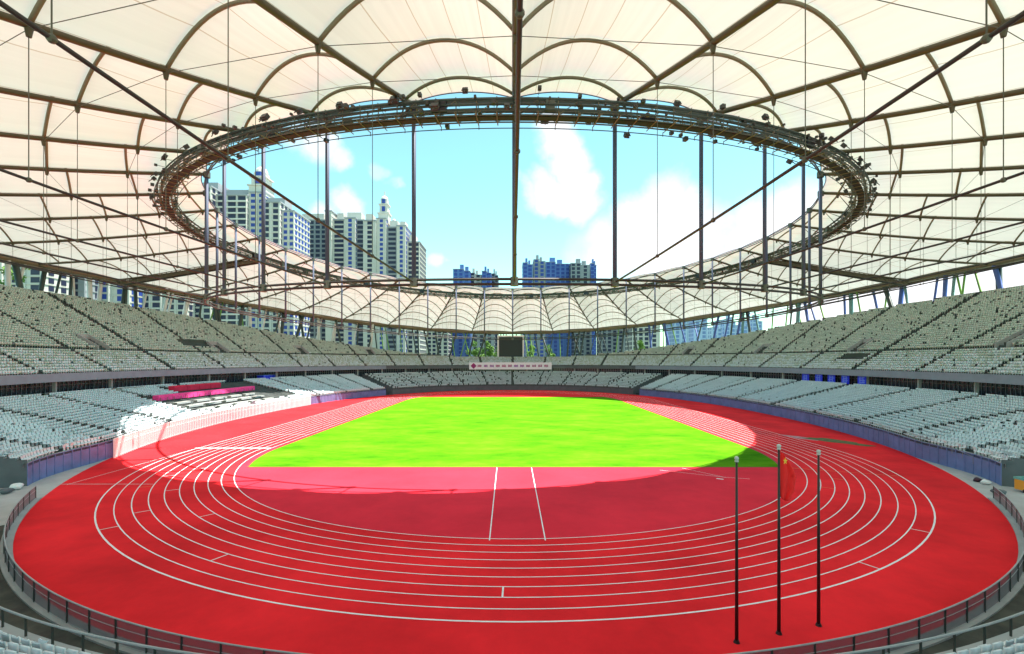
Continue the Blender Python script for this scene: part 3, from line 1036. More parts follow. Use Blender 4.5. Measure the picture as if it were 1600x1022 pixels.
for a, b in zip(FULL, FULL[1:] + FULL[:1]):
    for r0, r1, z0, z1 in ((1.0, 1.0, -1.0, 0.3),):
        p, q = ringpt(116.6, 120.1, 18.6, -4.7, a), ringpt(116.6, 120.1, 18.6, -4.7, b)
        mb.quad((p.x, p.y, p.z - 1.0), (q.x, q.y, q.z - 1.0), (q.x, q.y, q.z + 0.5), (p.x, p.y, p.z + 0.5))
        p2, q2 = ringpt(114.6, 118.1, 18.6, -4.7, a), ringpt(114.6, 118.1, 18.6, -4.7, b)
        mb.quad((p.x, p.y, p.z + 0.5), (q.x, q.y, q.z + 0.5), (q2.x, q2.y, q2.z + 0.72), (p2.x, p2.y, p2.z + 0.72))
mb.build('gutter', 'arch', rf)

# ---- catwalk
cw = empty('lighting_catwalk', (0, 0, 38), 'dark oval maintenance walkway crowded with floodlights hanging round the roof opening', 'catwalk')


def cwp(dr, dz, th): return ringpt(67.6 + dr, 67.4 + dr, 24.95 + dz * 0.74, -1.2, th)


CF = [2 * PI * i / 216 for i in range(216)]
mb = MB()
for a, b in zip(CF, CF[1:] + CF[:1]):
    v = [cwp(-0.42, -0.06, a), cwp(0.42, -0.06, a), cwp(0.42, -0.06, b), cwp(-0.42, -0.06, b)]
    mb.quad(*[tuple(p) for p in v]); mb.quad(*[(p.x, p.y, p.z + 0.12) for p in v[::-1]])
mb.build('deck', 'catdeck', cw)
mb = MB()
for dr in (-0.7, 0.7):
    for dz, r_ in ((-0.05, 0.075), (0.45, 0.035), (0.85, 0.035), (1.25, 0.055)):
        mb.tube([cwp(dr, dz, t) for t in CF], r_, 5, True)
mb.build('railing', 'catwalk', cw)
mb = MB()
for dr, dz, r_ in ((-1.1, 1.75, 0.1), (1.1, 1.75, 0.1), (0.5, 2.25, 0.13), (-0.5, 2.25, 0.13), (1.5, 0.1, 0.07), (1.2, 1.0, 0.08), (-1.3, -0.45, 0.05)):
    mb.tube([cwp(dr, dz, t) for t in CF], r_, 5, True)
for dr, z0, z1 in ((0.72, 0.55, 0.8), (0.5, 1.75, 2.2), (-0.72, 1.25, 1.45)):
    for a, b in zip(CF, CF[1:] + CF[:1]):
        p, q, p2, q2 = cwp(dr, z0, a), cwp(dr, z0, b), cwp(dr, z1, a), cwp(dr, z1, b)
        mb.quad(tuple(p), tuple(q), tuple(q2), tuple(p2))
mb.build('cable_tray', 'cdark', cw)
mb = MB()
for i in range(216):
    th = CF[i] + 0.004
    for dr in (-0.7, 0.7): mb.tube([cwp(dr, -0.1, th), cwp(dr, 1.8 if i % 2 else 2.3, th)], 0.055, 4)
    mb.tube([cwp(-1.2, -0.12, th), cwp(1.4, -0.12, th)], 0.06, 4)
    mb.tube([cwp(0.7, 0.0, th), cwp(-0.7, 1.3, th + 0.012)], 0.035, 4); mb.tube([cwp(-0.7, 0.0, th), cwp(-0.7, 1.3, th + 0.029)], 0.03, 4); mb.tube([cwp(-0.7, 1.3, th), cwp(-0.7, 0.0, th + 0.029)], 0.03, 4)
    mb.tube([cwp(-0.85, 2.25, th), cwp(0.85, 2.25, th)], 0.05, 4)
    if i % 2 == 0:
        mb.tube([cwp(0.85, 0, th), cwp(0.85, 1.8, th + 0.029)], 0.04, 4); mb.tube([cwp(-1.3, -0.6, th), cwp(-1.3, 0, th)], 0.04, 4)
mb.build('frame', 'arch', cw)
for i in range(36):
    th = R(10 * i); A_ = roofpt(0.045, th)
    MB().tube([cwp(0, 2.2, th), A_, cwp(-.7, 0, th)], 0.09, 5).build('suspension', 'catwalk', cw)
random.seed(3)
for i in range(100):
    # floodlights mostly stand on the outer rail, in loose clusters
    u = i / 100
    th = 2 * PI * u + random.uniform(-0.02, 0.02)
    big = random.random() < 0.25
    s_ = 0.75 if big else 0.5
    dr = random.choice([1.6, 1.9, 1.6, -1.2]); dz = random.choice([1.9, 2.3, 2.0, 0.4]) if dr > 0 else random.choice([-0.9, 0.6])
    p = cwp(dr, dz, th); az = math.atan2(-p.y, -p.x)
    mb = MB(); mb.box((0, 0, 0), (0.45, s_, s_ * 0.9)); mb.tube([(-0.1, -s_ / 2 - .05, -.1), (-0.1, -s_ / 2 - .05, -s_ * .7), (-0.1, s_ / 2 + .05, -s_ * .7), (-0.1, s_ / 2 + .05, -.1)], 0.04, 4)
    mb.tube([(-.1, 0, -s_ * .7), (-.1 , 0, -s_ * .7 - .5)], 0.05, 5)
    mt = Matrix.Translation(p) @ Matrix.Rotation(az, 4, 'Z') @ Matrix.Rotation(R(random.uniform(20, 50)), 4, 'Y')
    mb.v = [tuple(mt @ Vector(v)) for v in mb.v]
    fl = mb.build('floodlight', 'flood', cw)
    lb = MB().box((0.235, 0, 0), (0.02, s_ * 0.85, s_ * 0.75)); lb.v = [tuple(mt @ Vector(v)) for v in lb.v]
    lb.build('lens', 'lens', fl)
mb = MB()
for i in range(420):
    th = random.uniform(0, 2 * PI); dr = random.choice([1.3, 1.7, 2.0, -1.2, 0.6]); dz = random.uniform(0.2, 2.5) if dr > 0 else random.uniform(-.7, 1.2)
    p = cwp(dr, dz, th); s_ = random.uniform(0.18, 0.4); mb.box(tuple(p), (s_, s_ * 1.2, s_), th)
    if dr > 1: mb.tube([p, cwp(0.85, dz, th)], 0.03, 4)
mb.build('small_fixture', 'flood', cw)['kind'] = 'stuff'
for i in range(40):
    th = 2 * PI * i / 40 + 0.05
    p = cwp(-0.9 if i % 3 else 0.9, 1.1, th); az = math.atan2(-p.y, -p.x)
    MB().box(tuple(p), (0.5, 0.9 + 0.6 * (i % 2), 1.0), az).build('equipment_box', 'black' if i % 2 else 'catwalk', cw)

# access bridges from the outer ring to the catwalk
for sx, sd in ((1, 'right'), (-1, 'left')):
    th = sx * R(100)
    A = ringpt(114, 117.5, 17.0, -4.7, th); B = cwp(1.0, 0.2, th)
    e = empty('access_bridge', tuple(A), 'long dark lattice gangway under the roof on the %s leading to the oval catwalk' % sd, 'gangway', 'gangways under the roof')
    d = (B - A); t = Vector((-d.y, d.x, 0)).normalized() * 0.7
    for nm, dz, r_ in (('bottom_chord', 0, 0.14), ('top_chord', 1.3, 0.1)):
        mb = MB(); mb.tube([A + t + Vector((0, 0, dz)), B + t + Vector((0, 0, dz))], r_, 6); mb.tube([A - t + Vector((0, 0, dz)), B - t + Vector((0, 0, dz))], r_, 6)
        mb.build(nm, 'steel', e)
    mb = MB(); n_ = 30
    for i in range(n_):
        p, q = A.lerp(B, i / n_), A.lerp(B, (i + 1) / n_)
        for s_ in (1, -1):
            mb.tube([p + t * s_, q + t * s_ + Vector((0, 0, 1.3))], 0.06, 4); mb.tube([p + t * s_, p + t * s_ + Vector((0, 0, 1.3))], 0.05, 4)
    for s_ in (1, -1):
        mb.quad(tuple(A + t * s_ + Vector((0, 0, .1))), tuple(B + t * s_ + Vector((0, 0, .1))), tuple(B + t * s_ + Vector((0, 0, .75))), tuple(A + t * s_ + Vector((0, 0, .75))))
    mb.build('lattice', 'steel', e)
    mb = MB(); mb.quad(tuple(A + t), tuple(B + t), tuple(B - t), tuple(A - t)); mb.build('deck', 'catdeck', e)

# ------------------------------------------------------------------ leaning outer columns
random.seed(11)
cols = []
for k in range(150):
    f = -112 + 224 * (k + random.uniform(0.1, 0.9)) / 150
    cols.append(f)
for k, f in enumerate(cols):
    th = R(180 + f)
    right = math.sin(th) > 0
    lean = random.choice([-1, 1]) * random.uniform(0.3, 5.0)
    r0, r1 = random.uniform(1.0, 7.0), random.uniform(0.2, 1.5)
    base = Vector(((115 + r0) * math.sin(th), -(118.5 + r0) * math.cos(th), 0))
    tl = Vector((math.cos(th), math.sin(th), 0))
    tp = ringpt(115 + r1, 118.5 + r1, 18.4, -4.7, th) + tl * lean
    base -= tl * lean * 0.8
    if right and abs(f) > 32: kind = random.choice(['blue', 'blue', 'teal', 'dark', 'green'])
    elif abs(f) < 32: kind = random.choice(['dark', 'dark', 'green', 'dark'])
    else: kind = random.choice(['dark', 'dark', 'white', 'white', 'green'])
    sd = 'behind the far end of the stadium' if abs(f) < 32 else ('behind the upper seats on the %s' % ('right' if right else 'left'))
    rad = random.choice([0.28, 0.35, 0.5, 0.62] if abs(f) > 32 else [0.22, 0.3, 0.42]) if kind != 'green' else 0.24
    o = MB().tube([base, tp], rad, 10).build('leaning_column', 'c' + kind, smooth=True)
    dirw = 'steeply' if abs(lean) > 2.5 else 'slightly'
    tag(o, '%s %s steel column leaning %s under the roof edge %s' % ('thick' if rad > 0.4 else 'slim', kind if kind != 'dark' else 'dark grey', dirw, sd), 'column',
        '%s leaning columns %s' % (kind, sd))

# ------------------------------------------------------------------ flagpoles
def flagpole(x, y, h, label):
    e = empty('flagpole', (x, y, 0), label, 'flagpole', 'flagpoles at the near edge of the track')
    MB().tube([(x, y, 0), (x, y, h * 0.5), (x, y, h)], 0.085, 12, r2=0.05).build('pole', 'pole', e, smooth=True)
    MB().sphere((x, y, h + 0.07), 0.10, 12, 8).tube([(x, y, h - 0.1), (x, y, h - 0.02)], 0.09, 10).build('finial', 'lens', e, smooth=True)
    MB().tube([(x, y, 0.0), (x, y, 0.12)], 0.15, 12, r2=0.11).build('base_collar', 'pole', e)
    return e


flagpole(at(1151, 0, 21.9).x, CAMY + 21.9, 8.55, 'leftmost of three dark metal flagpoles, bare, with a small pale ball on top')
fx, fy = at(1217, 0, 22.6).x, CAMY + 22.6
flagpole(fx, fy, 9.0, 'tallest dark flagpole in the middle, carrying the limp red flag')
flagpole(at(1279, 0, 23.3).x, CAMY + 23.3, 8.6, 'rightmost of three dark metal flagpoles, bare, with a small pale ball on top')
e = empty('flag', (fx, fy, 8.7), 'limp red flag with a small gold star hanging on the middle flagpole', 'flag')
mb = MB(); NZ, NXX = 30, 14
for i in range(NZ + 1):
    v = i / NZ
    w = 0.12 + 0.60 * (math.sin(min(1, v * 1.45) * PI * 0.62) ** 1.2) * (1 if v < 0.8 else 1 - (v - 0.8) * 2.6)
    for j in range(NXX + 1):
        u = j / NXX
        zz = 9.0 - 2.35 * v - 0.14 * math.sin(u * PI) - (0.25 * u * (1 if v < 0.5 else 0.6))
        mb.v.append((fx + 0.06 + w * u, fy - 0.02 + 0.07 * math.sin(u * 11 + v * 2.0) * (0.3 + v), zz))
for i in range(NZ):
    for j in range(NXX):
        a = i * (NXX + 1) + j; mb.f.append((a, a + 1, a + NXX + 2, a + NXX + 1))
fo = mb.build('cloth', 'flag', e, smooth=True)
sm = fo.modifiers.new('thick', 'SOLIDIFY'); sm.thickness = 0.02
mb = MB(); st = []
for i in range(10):
    a = PI / 2 + i * PI / 5; r_ = 0.17 if i % 2 == 0 else 0.07; st.append((fx + 0.20 + r_ * math.cos(a) * 0.6, fy - 0.2, 8.38 + r_ * math.sin(a)))
st2 = [(x, y + 0.03, z) for x, y, z in st]
mb.v = st + st2; mb.f = [tuple(range(10)), tuple(range(19, 9, -1))] + [(i, (i + 1) % 10, 10 + (i + 1) % 10, 10 + i) for i in range(10)]
mb.build('star', 'gold', e)

# ------------------------------------------------------------------ screen, banner, signs
Zs_ = 113.3 + 115
c0 = at(777, 561, Zs_); c1 = at(819, 524, Zs_)
e = empty('video_screen', ((c0.x + c1.x) / 2, c0.y, c0.z - 2), 'large black rectangular screen in a white frame above the far seats', 'screen')
cx, cz, ww, hh = (c0.x + c1.x) / 2, (c0.z + c1.z) / 2, c1.x - c0.x, c1.z - c0.z
MB().box((cx, c0.y + 0.5, cz), (ww - 1.2, 0.7, hh - 1.2)).build('display', 'black', e)
mb = MB()
for dx in (-1, 1): mb.box((cx + dx * (ww / 2 - 0.4), c0.y + 0.3, cz), (0.8, 1.4, hh))
for dz in (-1, 1): mb.box((cx, c0.y + 0.3, cz + dz * (hh / 2 - 0.4)), (ww - 1.6, 1.4, 0.8))
mb.build('frame', 'white', e)
MB().box((cx - ww * .2, c0.y + .6, c0.z - 1.2), (0.7, 0.7, 3)).box((cx + ww * .2, c0.y + .6, c0.z - 1.2), (0.7, 0.7, 3)).build('support', 'blue', e)
Zb = 113.3 + 102.9
c0 = at(733, 577.3, Zb); c1 = at(862, 566.3, Zb)
e = empty('long_banner', ((c0.x + c1.x) / 2, c0.y, c0.z), 'long white banner with magenta lettering and emblem across the far parapet', 'banner')
cx, cz, ww, hh = (c0.x + c1.x) / 2, (c0.z + c1.z) / 2, c1.x - c0.x, c1.z - c0.z
MB().box((cx, c0.y, cz), (ww, 0.12, hh)).build('panel', 'banner', e)
mb = MB(); dcx = c0.x + 7 / 129 * ww
k = len(mb.v); s_ = hh * 0.42
for yy in (c0.y - 0.12, c0.y - 0.06):
    for a in range(8):
        an = PI / 4 * a; r_ = s_ if a % 2 == 0 else s_ * 0.72
        mb.v.append((dcx + r_ * math.cos(an), yy, cz + r_ * math.sin(an)))
mb.f = [tuple(range(8)), tuple(range(15, 7, -1))] + [(i, (i + 1) % 8, 8 + (i + 1) % 8, 8 + i) for i in range(8)]
mb.build('emblem', 'magenta', e)
random.seed(5)
M['purple'] = mat('purple_print', (0.30, 0.05, 0.36), 0.6)
for i in range(12):
    gx = c0.x + (16.5 + 9.45 * i) / 129 * ww
    mb = MB()
    for q in range(2):
        x0 = gx + (q - 0.5) * 0.92; s = 0.9
        for st_ in range(3): mb.box((x0, c0.y - 0.09, cz - 0.35 + 0.36 * st_ + random.uniform(-.05, .05)), (s * random.uniform(.7, 1), 0.05, 0.2))
        for st_ in range(2): mb.box((x0 + (st_ - .5) * s * 0.6 + random.uniform(-.1, .1), c0.y - 0.095, cz + random.uniform(-.1, .1)), (0.2, 0.05, random.uniform(.8, 1.2)))
    mb.build('lettering', 'magenta' if i in (0, 3, 4, 5) or i > 7 else 'purple', e)
# five blue signs under the right parapet
for i, (px0, px1) in enumerate(((1254, 1262.5), (1274, 1284), (1294, 1305.5), (1316, 1326), (1340.5, 1352))):
    pm = (px0 + px1) / 2
    # on the curve just in front of the glazing
    best = min((abs(proj(*sup(82.6, 106.6, R(a / 4)).xy, 8)[0] - pm), a) for a in range(200, 720) if sup(82.6, 106.6, R(a / 4)).y - CAMY > 1)
    th = R(best[1] / 4); p = sup(82.6, 106.6, th); q = sup(82.6, 106.6, th + 0.01); az = math.atan2(q.y - p.y, q.x - p.x)
    Z = p.y - CAMY; z1 = at(pm, 583.5 + (pm - 1254) * .03, Z).z; z0 = at(pm, 597 + (pm - 1254) * .04, Z).z
    w = 2.6
    e = empty('blue_sign', (p.x, p.y, z0), ['first', 'second', 'third', 'fourth', 'fifth'][i] + ' from the left of the five blue character signs under the right parapet', 'sign', 'blue character signs under the right parapet')
    MB().box((p.x, p.y, (z0 + z1) / 2), (w, 0.12, z1 - z0), az).build('panel', 'blue', e)
    mb = MB(); n_ = Vector((-p.x, -p.y, 0)).normalized() * 0.1; t = (q - p).normalized()
    for k in range(4):
        c = p + n_ + t * random.uniform(-.3, .3); mb.box((c.x, c.y, z0 + (z1 - z0) * (0.2 + 0.2 * k)), (w * random.uniform(.4, .75), 0.06, 0.16), az)
    for k in range(2):
        c = p + n_ * 1.1 + t * (k - .5) * 1.0; mb.box((c.x, c.y, (z0 + z1) / 2), (0.16, 0.06, (z1 - z0) * 0.7), az)
    mb.build('character', 'blue_mark', e)

# ------------------------------------------------------------------ guests' terrace on the left
def tier_z(x): return 2 + (abs(x) - 62.5) * 0.246


def side_block(name, x0, x1, y0, y1, z0, z1, m, parent):
    return MB().box(((x0 + x1) / 2, (y0 + y1) / 2, (z0 + z1) / 2), (abs(x1 - x0), y1 - y0, z1 - z0)).build(name, m, parent)


e = empty('guest_platform', (-70, 2, 4), 'white stepped guest platform in the left lower stand below the pink desks', 'platform')
for i in range(6):
    x0 = -63.6 - i * 2.6; z = 2.5 + i * 0.62
    side_block('step', x0, x0 - 2.6, -19.5, 24, z - 0.7, z, 'white', e)
e = empty('pink_desk_row', (-73, 0, 4.6), 'long row of desks draped in bright pink cloth in the left stand', 'desk row')
for i in range(9):
    y0 = -17.5 + i * 4.0
    side_block('cloth', -72.6, -73.8, y0, y0 + 3.9, 4.9, 6.0, 'pink', e)
for i in range(18):
    MB().box((-72.4, -17.2 + i * 2.0, 4.9), (0.08, 0.08, 1.2)).build('leg', 'arch', e)
e = empty('red_desk_row', (-78, 3, 5.8), 'shorter row of desks draped in deep red cloth above the pink desks', 'desk row')
for i in range(4):
    y0 = -6 + i * 4.3
    side_block('cloth', -77.6, -79.0, y0, y0 + 4.2, 6.0, 7.3, 'redcloth', e)
M['deskgrey'] = mat('desk_grey', (0.28, 0.3, 0.27), 0.7)
idx = 0
for r_ in range(3):
    for i in range(5):
        x0 = -64.6 - r_ * 2.5; y0 = -17 + i * 6.2
        zb = 2.5 + r_ * 0.62
        e = empty('work_desk', (x0, y0, zb), 'grey work desk in the %s row of the guest platform, %s from the near end' % (['front', 'middle', 'back'][r_], ['first', 'second', 'third', 'fourth', 'fifth'][i]), 'desk', 'work desks on the guest platform')
        MB().box((x0, y0 + 2.2, zb + 0.75), (0.9, 4.6, 0.06)).build('desktop', 'deskgrey', e)
        MB().box((x0, y0 + 0.1, zb + 0.36), (0.7, 0.06, 0.72)).build('leg', 'deskgrey', e)
        MB().box((x0, y0 + 4.3, zb + 0.36), (0.7, 0.06, 0.72)).build('leg', 'deskgrey', e)
        MB().box((x0 + 0.45, y0 + 2.2, zb + 0.55), (0.04, 4.4, 0.35)).build('modesty_panel', 'concrete_light', e)
# blue booth at the back of the lower stand
e = empty('blue_booth', (-82, 39, 6), 'bright blue covered booth at the back of the left lower stand', 'booth')
MB().box((-79.9, 38.5, 7.6), (2.0, 7.4, 1.6)).build('cover', 'blue', e)
MB().box((-79.9, 38.5, 8.45), (2.3, 7.8, 0.12)).build('roof', 'blue_mark', e)
for i in range(4): MB().box((-78.85, 35.3 + i * 2.1, 7.6), (0.06, 0.1, 1.5)).build('post', 'blue_mark', e)
# beige ledges at the top of the left lower stand
for i in range(6):
    y0 = -44 + i * 5.6
    pz = 6.9
    e = empty('balcony_ledge', (-80.5, y0 + 2.4, 6.4), ['first', 'second', 'third', 'fourth', 'fifth', 'sixth'][i] + ' beige ledge wall from the left photo edge, behind the lower seats', 'low wall', 'beige ledge walls on the left')
    MB().box((-80.6, y0 + 2.4, 6.9), (0.25, 4.8, 1.2)).build('wall', 'beige', e)
    MB().box((-80.9, y0 + 2.4, 7.53), (1.0, 5.0, 0.07)).build('top', 'concrete_light', e)
    for q in range(3): MB().box((-80.44, y0 + 0.5 + q * 1.9, 6.9), (0.06, 0.1, 1.2)).build('joint', 'end_wall', e)
# dark object at the gap in the white barrier
p = at(391, 640, 116)
e = empty('dark_booth', (p.x + 1, p.y, 0), 'small dark maroon rounded booth at the end of the white barrier on the left', 'booth')
MB().sphere((p.x + 1.0, p.y, 1.7), 1.5, 14, 8, 1.0).build('shell', 'maroon', e, smooth=True)
MB().box((p.x + 2.2, p.y - 0.2, 0.6), (1.6, 1.2, 1.2)).build('base', 'mullion', e)
# corner clutter
e = empty('orange_crate', (at(1592, 0, 49).x, CAMY + 47, 0), 'orange bin with teal lid in the right corner passage', 'bin')
p = Vector((at(1601, 0, 47).x, CAMY + 47, 0))
MB().box((p.x, p.y, 0.72), (1.1, 0.9, 1.0)).build('body', 'orange', e)
MB().box((p.x, p.y, 1.34), (1.2, 1.0, 0.22)).box((p.x, p.y - .3, 1.55), (0.9, 0.2, 0.2)).build('lid', 'teal', e)
for q in (-.5, .5): MB().tube([(p.x + q, p.y - .55, .2), (p.x + q, p.y - .45, .2)], .2, 10).build('wheel', 'black', e)
for i, (px_, py_, Z, s_, m_, lb) in enumerate(((1561, 772, 46, 0.5, 'end_wall', 'dark sack on the paving right of the orange bin, behind the mesh fence'), (1540, 757, 50, 0.45, 'white', 'small white sack on the paving by the right wall end'),
                                       (10, 772, 46.5, 0.5, 'end_wall', 'blue grey sack pile in the left corner passage'), (26, 762, 48, 0.55, 'white', 'white bag beside the blue grey sack pile on the left'), (1528, 752, 51, .4, 'maroon', 'small maroon bag at the foot of the right wall'))):
    p = at(px_, py_, Z)
    mb = MB().sphere((p.x, p.y, s_ * 0.5), s_, 12, 7, 0.6)
    mb.v = [(x + 0.12 * math.sin(7 * y + z * 5), y + 0.1 * math.sin(6 * x), max(0, z)) for x, y, z in mb.v]
    tag(mb.build('sack', m_, smooth=True), lb, 'sack', 'sacks in the corner passages')

# ------------------------------------------------------------------ city
def window_set(bld, wins, m, frame=None, cap=100):
    """wins: (x, y, z, w, h) on faces towards the camera"""
    wins = sorted(wins, key=lambda q: (q[0] - CAMX) ** 2 + (q[1] - CAMY) ** 2)
    cache = {}
    inv = pmat(bld).inverted()
    rest = MB()
    for i, (x, y, z, w, h) in enumerate(wins):
        if i < cap:
            key = (round(w, 2), round(h, 2))
            if key not in cache:
                mb = MB().box((0, 0, 0), (w, 0.3, h) if w > 0 else (0.3, -w, h)); me = bpy.data.meshes.new('window'); me.from_pydata(mb.v, [], mb.f); me.materials.append(M[m]); cache[key] = me
            o = bpy.data.objects.new('window', cache[key]); COL.objects.link(o); o.parent = bld; o.location = (x - bld.location.x, y - bld.location.y, z - bld.location.z)
        else: rest.box((x, y, z), (w, 0.3, h) if w > 0 else (0.3, -w, h))
    if rest.v: rest.build('window', m, bld)['kind'] = 'stuff'


def block(bld, x0, x1, y, depth, ztop, wall, fl=3.1, win_w=1.9, pitch=3.3, win_h=1.7, zbot=0, zwin=None, wins=None, side=True, balc=0.0):
    """a section of a tower: wall mass with floor bands; appends its windows"""
    mb = MB().box(((x0 + x1) / 2, y + depth / 2, (zbot + ztop) / 2), (x1 - x0, depth, ztop - zbot))
    mb.build('wall', wall, bld)
    tr = MB()
    nf = int((ztop - zbot) / fl)
    for f in range(nf):
        z = ztop - 1.2 - f * fl
        if z < (zwin or 0): break
        tr.box(((x0 + x1) / 2, y - 0.2, z - fl / 2 - 0.1), (x1 - x0 - 0.05, 0.5 + balc, 0.32 if balc == 0 else 0.75))
        nb = max(1, int((x1 - x0 - 0.6) / pitch))
        st = (x1 - x0) / nb
        for b in range(nb):
            if wins is not None: wins.append((x0 + st * (b + 0.5), y - 0.05, z, min(win_w, st - 0.5), win_h))
    xs = x1 if x1 < 0 else x0
    nd = max(1, int(min(depth, 24) / 3.6)); sd = depth / nd
    for f in range(nf):
        z = ztop - 1.2 - f * fl
        if z < (zwin or 0): break
        tr.box((xs, y + depth / 2, z - fl / 2 - 0.1), (0.5, depth, 0.32))
        if wins is not None and abs(xs) > 15:
            for d_ in range(nd): wins.append((xs, y + sd * (d_ + 0.5), z, -min(2.2 * fl / 3.1, sd - 0.6), win_h))
    for b in range(nb + 1):
        xx = min(max(x0 + st * b, x0 + 0.2), x1 - 0.2); tr.box((xx, y - 0.25, (ztop + max(zbot, zwin or 0)) / 2), (0.38, 0.55, ztop - max(zbot, zwin or 0)))
    tr.build('floor_band', wall, bld)
    mb = MB().box(((x0 + x1) / 2, y + depth / 2 - 0.2, ztop + 0.35), (x1 - x0 + 0.8, depth + 0.8, 0.7)); mb.build('roof', 'bwall2', bld)


def X(px, Z): return at(px, 0, Z).x
def H(py, Z): return at(0, py, Z).z


def spire(bld, px, Z, y_top, y_base, wpx):
    x = X(px, Z); y = CAMY + Z + 6; w = wpx * Z / FPX; zt, zb = H(y_top, Z), H(y_base, Z); h = zt - zb
    mb = MB().box((x, y, zb + h * 0.15), (w, w, h * 0.3)).box((x, y, zb + h * 0.32), (w * 1.15, w * 1.15, h * 0.04)).box((x, y, zb + h * 0.45), (w * 0.8, w * 0.8, h * 0.24))
    mb.box((x, y, zb + h * 0.585), (w * 0.98, w * 0.98, h * 0.03)).box((x, y, zb + h * 0.67), (w * 0.62, w * 0.62, h * 0.16))
    mb.sphere((x, y, zb + h * 0.75), w * 0.36, 12, 8, 1.1).tube([(x, y, zb + h * 0.8), (x, y, zt)], w * 0.05, 6)
    t = mb.build('spire', 'bwall', bld)
    MB().box((x, y - w * 0.32, zb + h * 0.68), (w * 0.3, w * 0.2, h * 0.12)).box((x, y - w * 0.42, zb + h * 0.45), (w * 0.3, w * 0.1, h * 0.14)).build('window', 'bwinb', t)


# left tower (nearest)
Z = 236; Y = CAMY + Z
b = empty('apartment_tower', (X(380, Z), Y, 0), 'tall cream apartment tower with a slender spire, leftmost in the roof opening', 'building', 'city buildings around the stadium')
w1 = []; w2 = []
block(b, X(285, Z), X(338, Z), Y - 4, 24, H(297, Z), 'bwall', 3.0, 2.8, 3.6, 2.0, zwin=10, wins=w1)
block(b, X(339, Z), X(386, Z), Y, 22, H(306, Z), 'bwall', 3.0, 3.8, 4.4, 2.0, zwin=10, wins=w1, balc=0.6)
block(b, X(386.5, Z), X(412, Z), Y + 1.5, 20, H(300, Z), 'bwall', 3.0, 2.0, 3.6, 1.6, zwin=10, wins=w2)
block(b, X(412.5, Z), X(441, Z), Y - 2, 20, H(319, Z), 'bwall', 3.0, 2.4, 3.0, 2.0, zwin=10, wins=w1)
block(b, X(441.5, Z), X(460, Z), Y, 18, H(331, Z), 'bwall', 3.0, 1.6, 2.6, 1.7, zwin=10, wins=w2)
MB().box((X(312, Z), Y + 8, H(289, Z)), (16, 12, 4)).box((X(362, Z), Y + 8, H(299, Z)), (14, 8, 4.5)).box((X(428, Z), Y + 6, H(312, Z)), (9, 8, 3)).build('rooftop_block', 'bwall2', b)
spire(b, 399, Z, 251, 304, 27)
window_set(b, w1, 'bwin'); window_set(b, w2, 'bwinb', cap=0)
# second tower with spire
Z = 300; Y = CAMY + Z
b = empty('apartment_tower', (X(560, Z), Y, 0), 'wide cream apartment tower with blue windows and a domed spire, second from the left', 'building', 'city buildings around the stadium')
w1 = []; w2 = []
block(b, X(463, Z), X(511, Z), Y, 20, H(345, Z), 'bwall2', 3.0, 2.6, 3.4, 1.9, zwin=10, wins=w1)
block(b, X(511.3, Z), X(521, Z), Y - 3, 20, H(333, Z), 'bwall', 3.0, 0.4, 5, 0.4, zwin=90, wins=None)
block(b, X(521.3, Z), X(540, Z), Y - 1, 20, H(345, Z), 'bwall', 3.0, 5.8, 7, 1.9, zwin=10, wins=w1)
block(b, X(540.3, Z), X(557, Z), Y - 2, 22, H(343, Z), 'bwall', 3.0, 2.2, 3.2, 2.0, zwin=10, wins=w2)
block(b, X(557.3, Z), X(569, Z), Y, 20, H(345, Z), 'bwall2', 3.0, 3.8, 5, 1.9, zwin=10, wins=w1)
block(b, X(569.3, Z), X(589, Z), Y - 2, 22, H(347, Z), 'bwall', 3.0, 2.9, 3.8, 1.9, zwin=10, wins=w1)
block(b, X(589.3, Z), X(604, Z), Y - 1, 22, H(343, Z), 'bwall', 3.0, 2.0, 4.8, 1.8, zwin=10, wins=w2)
block(b, X(604.3, Z), X(621, Z), Y, 22, H(356, Z), 'bwall2', 3.0, 4.8, 5.8, 1.7, zwin=10, wins=w1)
block(b, X(621.3, Z), X(635, Z), Y - 2, 22, H(355, Z), 'bwall', 3.0, 1.9, 4.6, 1.9, zwin=10, wins=w2)
block(b, X(635.3, Z), X(655, Z), Y + 2, 22, H(378, Z), 'bwall', 3.0, 2.4, 3.3, 1.9, zwin=10, wins=w1)
mb = MB()
for px_, py_, w_ in ((487, 338, 34), (530, 337, 10), (552, 336, 22), (575, 338, 10), (614, 349, 12), (628, 350, 8), (643, 371, 9)):
    mb.box((X(px_, Z), Y + 6, H(py_, Z)), (w_ * Z / FPX, 8, 4.5))
mb.build('rooftop_block', 'bwall', b)
spire(b, 597, Z, 294, 348, 16)
spire(b, 612, Z, 336, 356, 8)
window_set(b, w1, 'bwin'); window_set(b, w2, 'bwinb', cap=0)
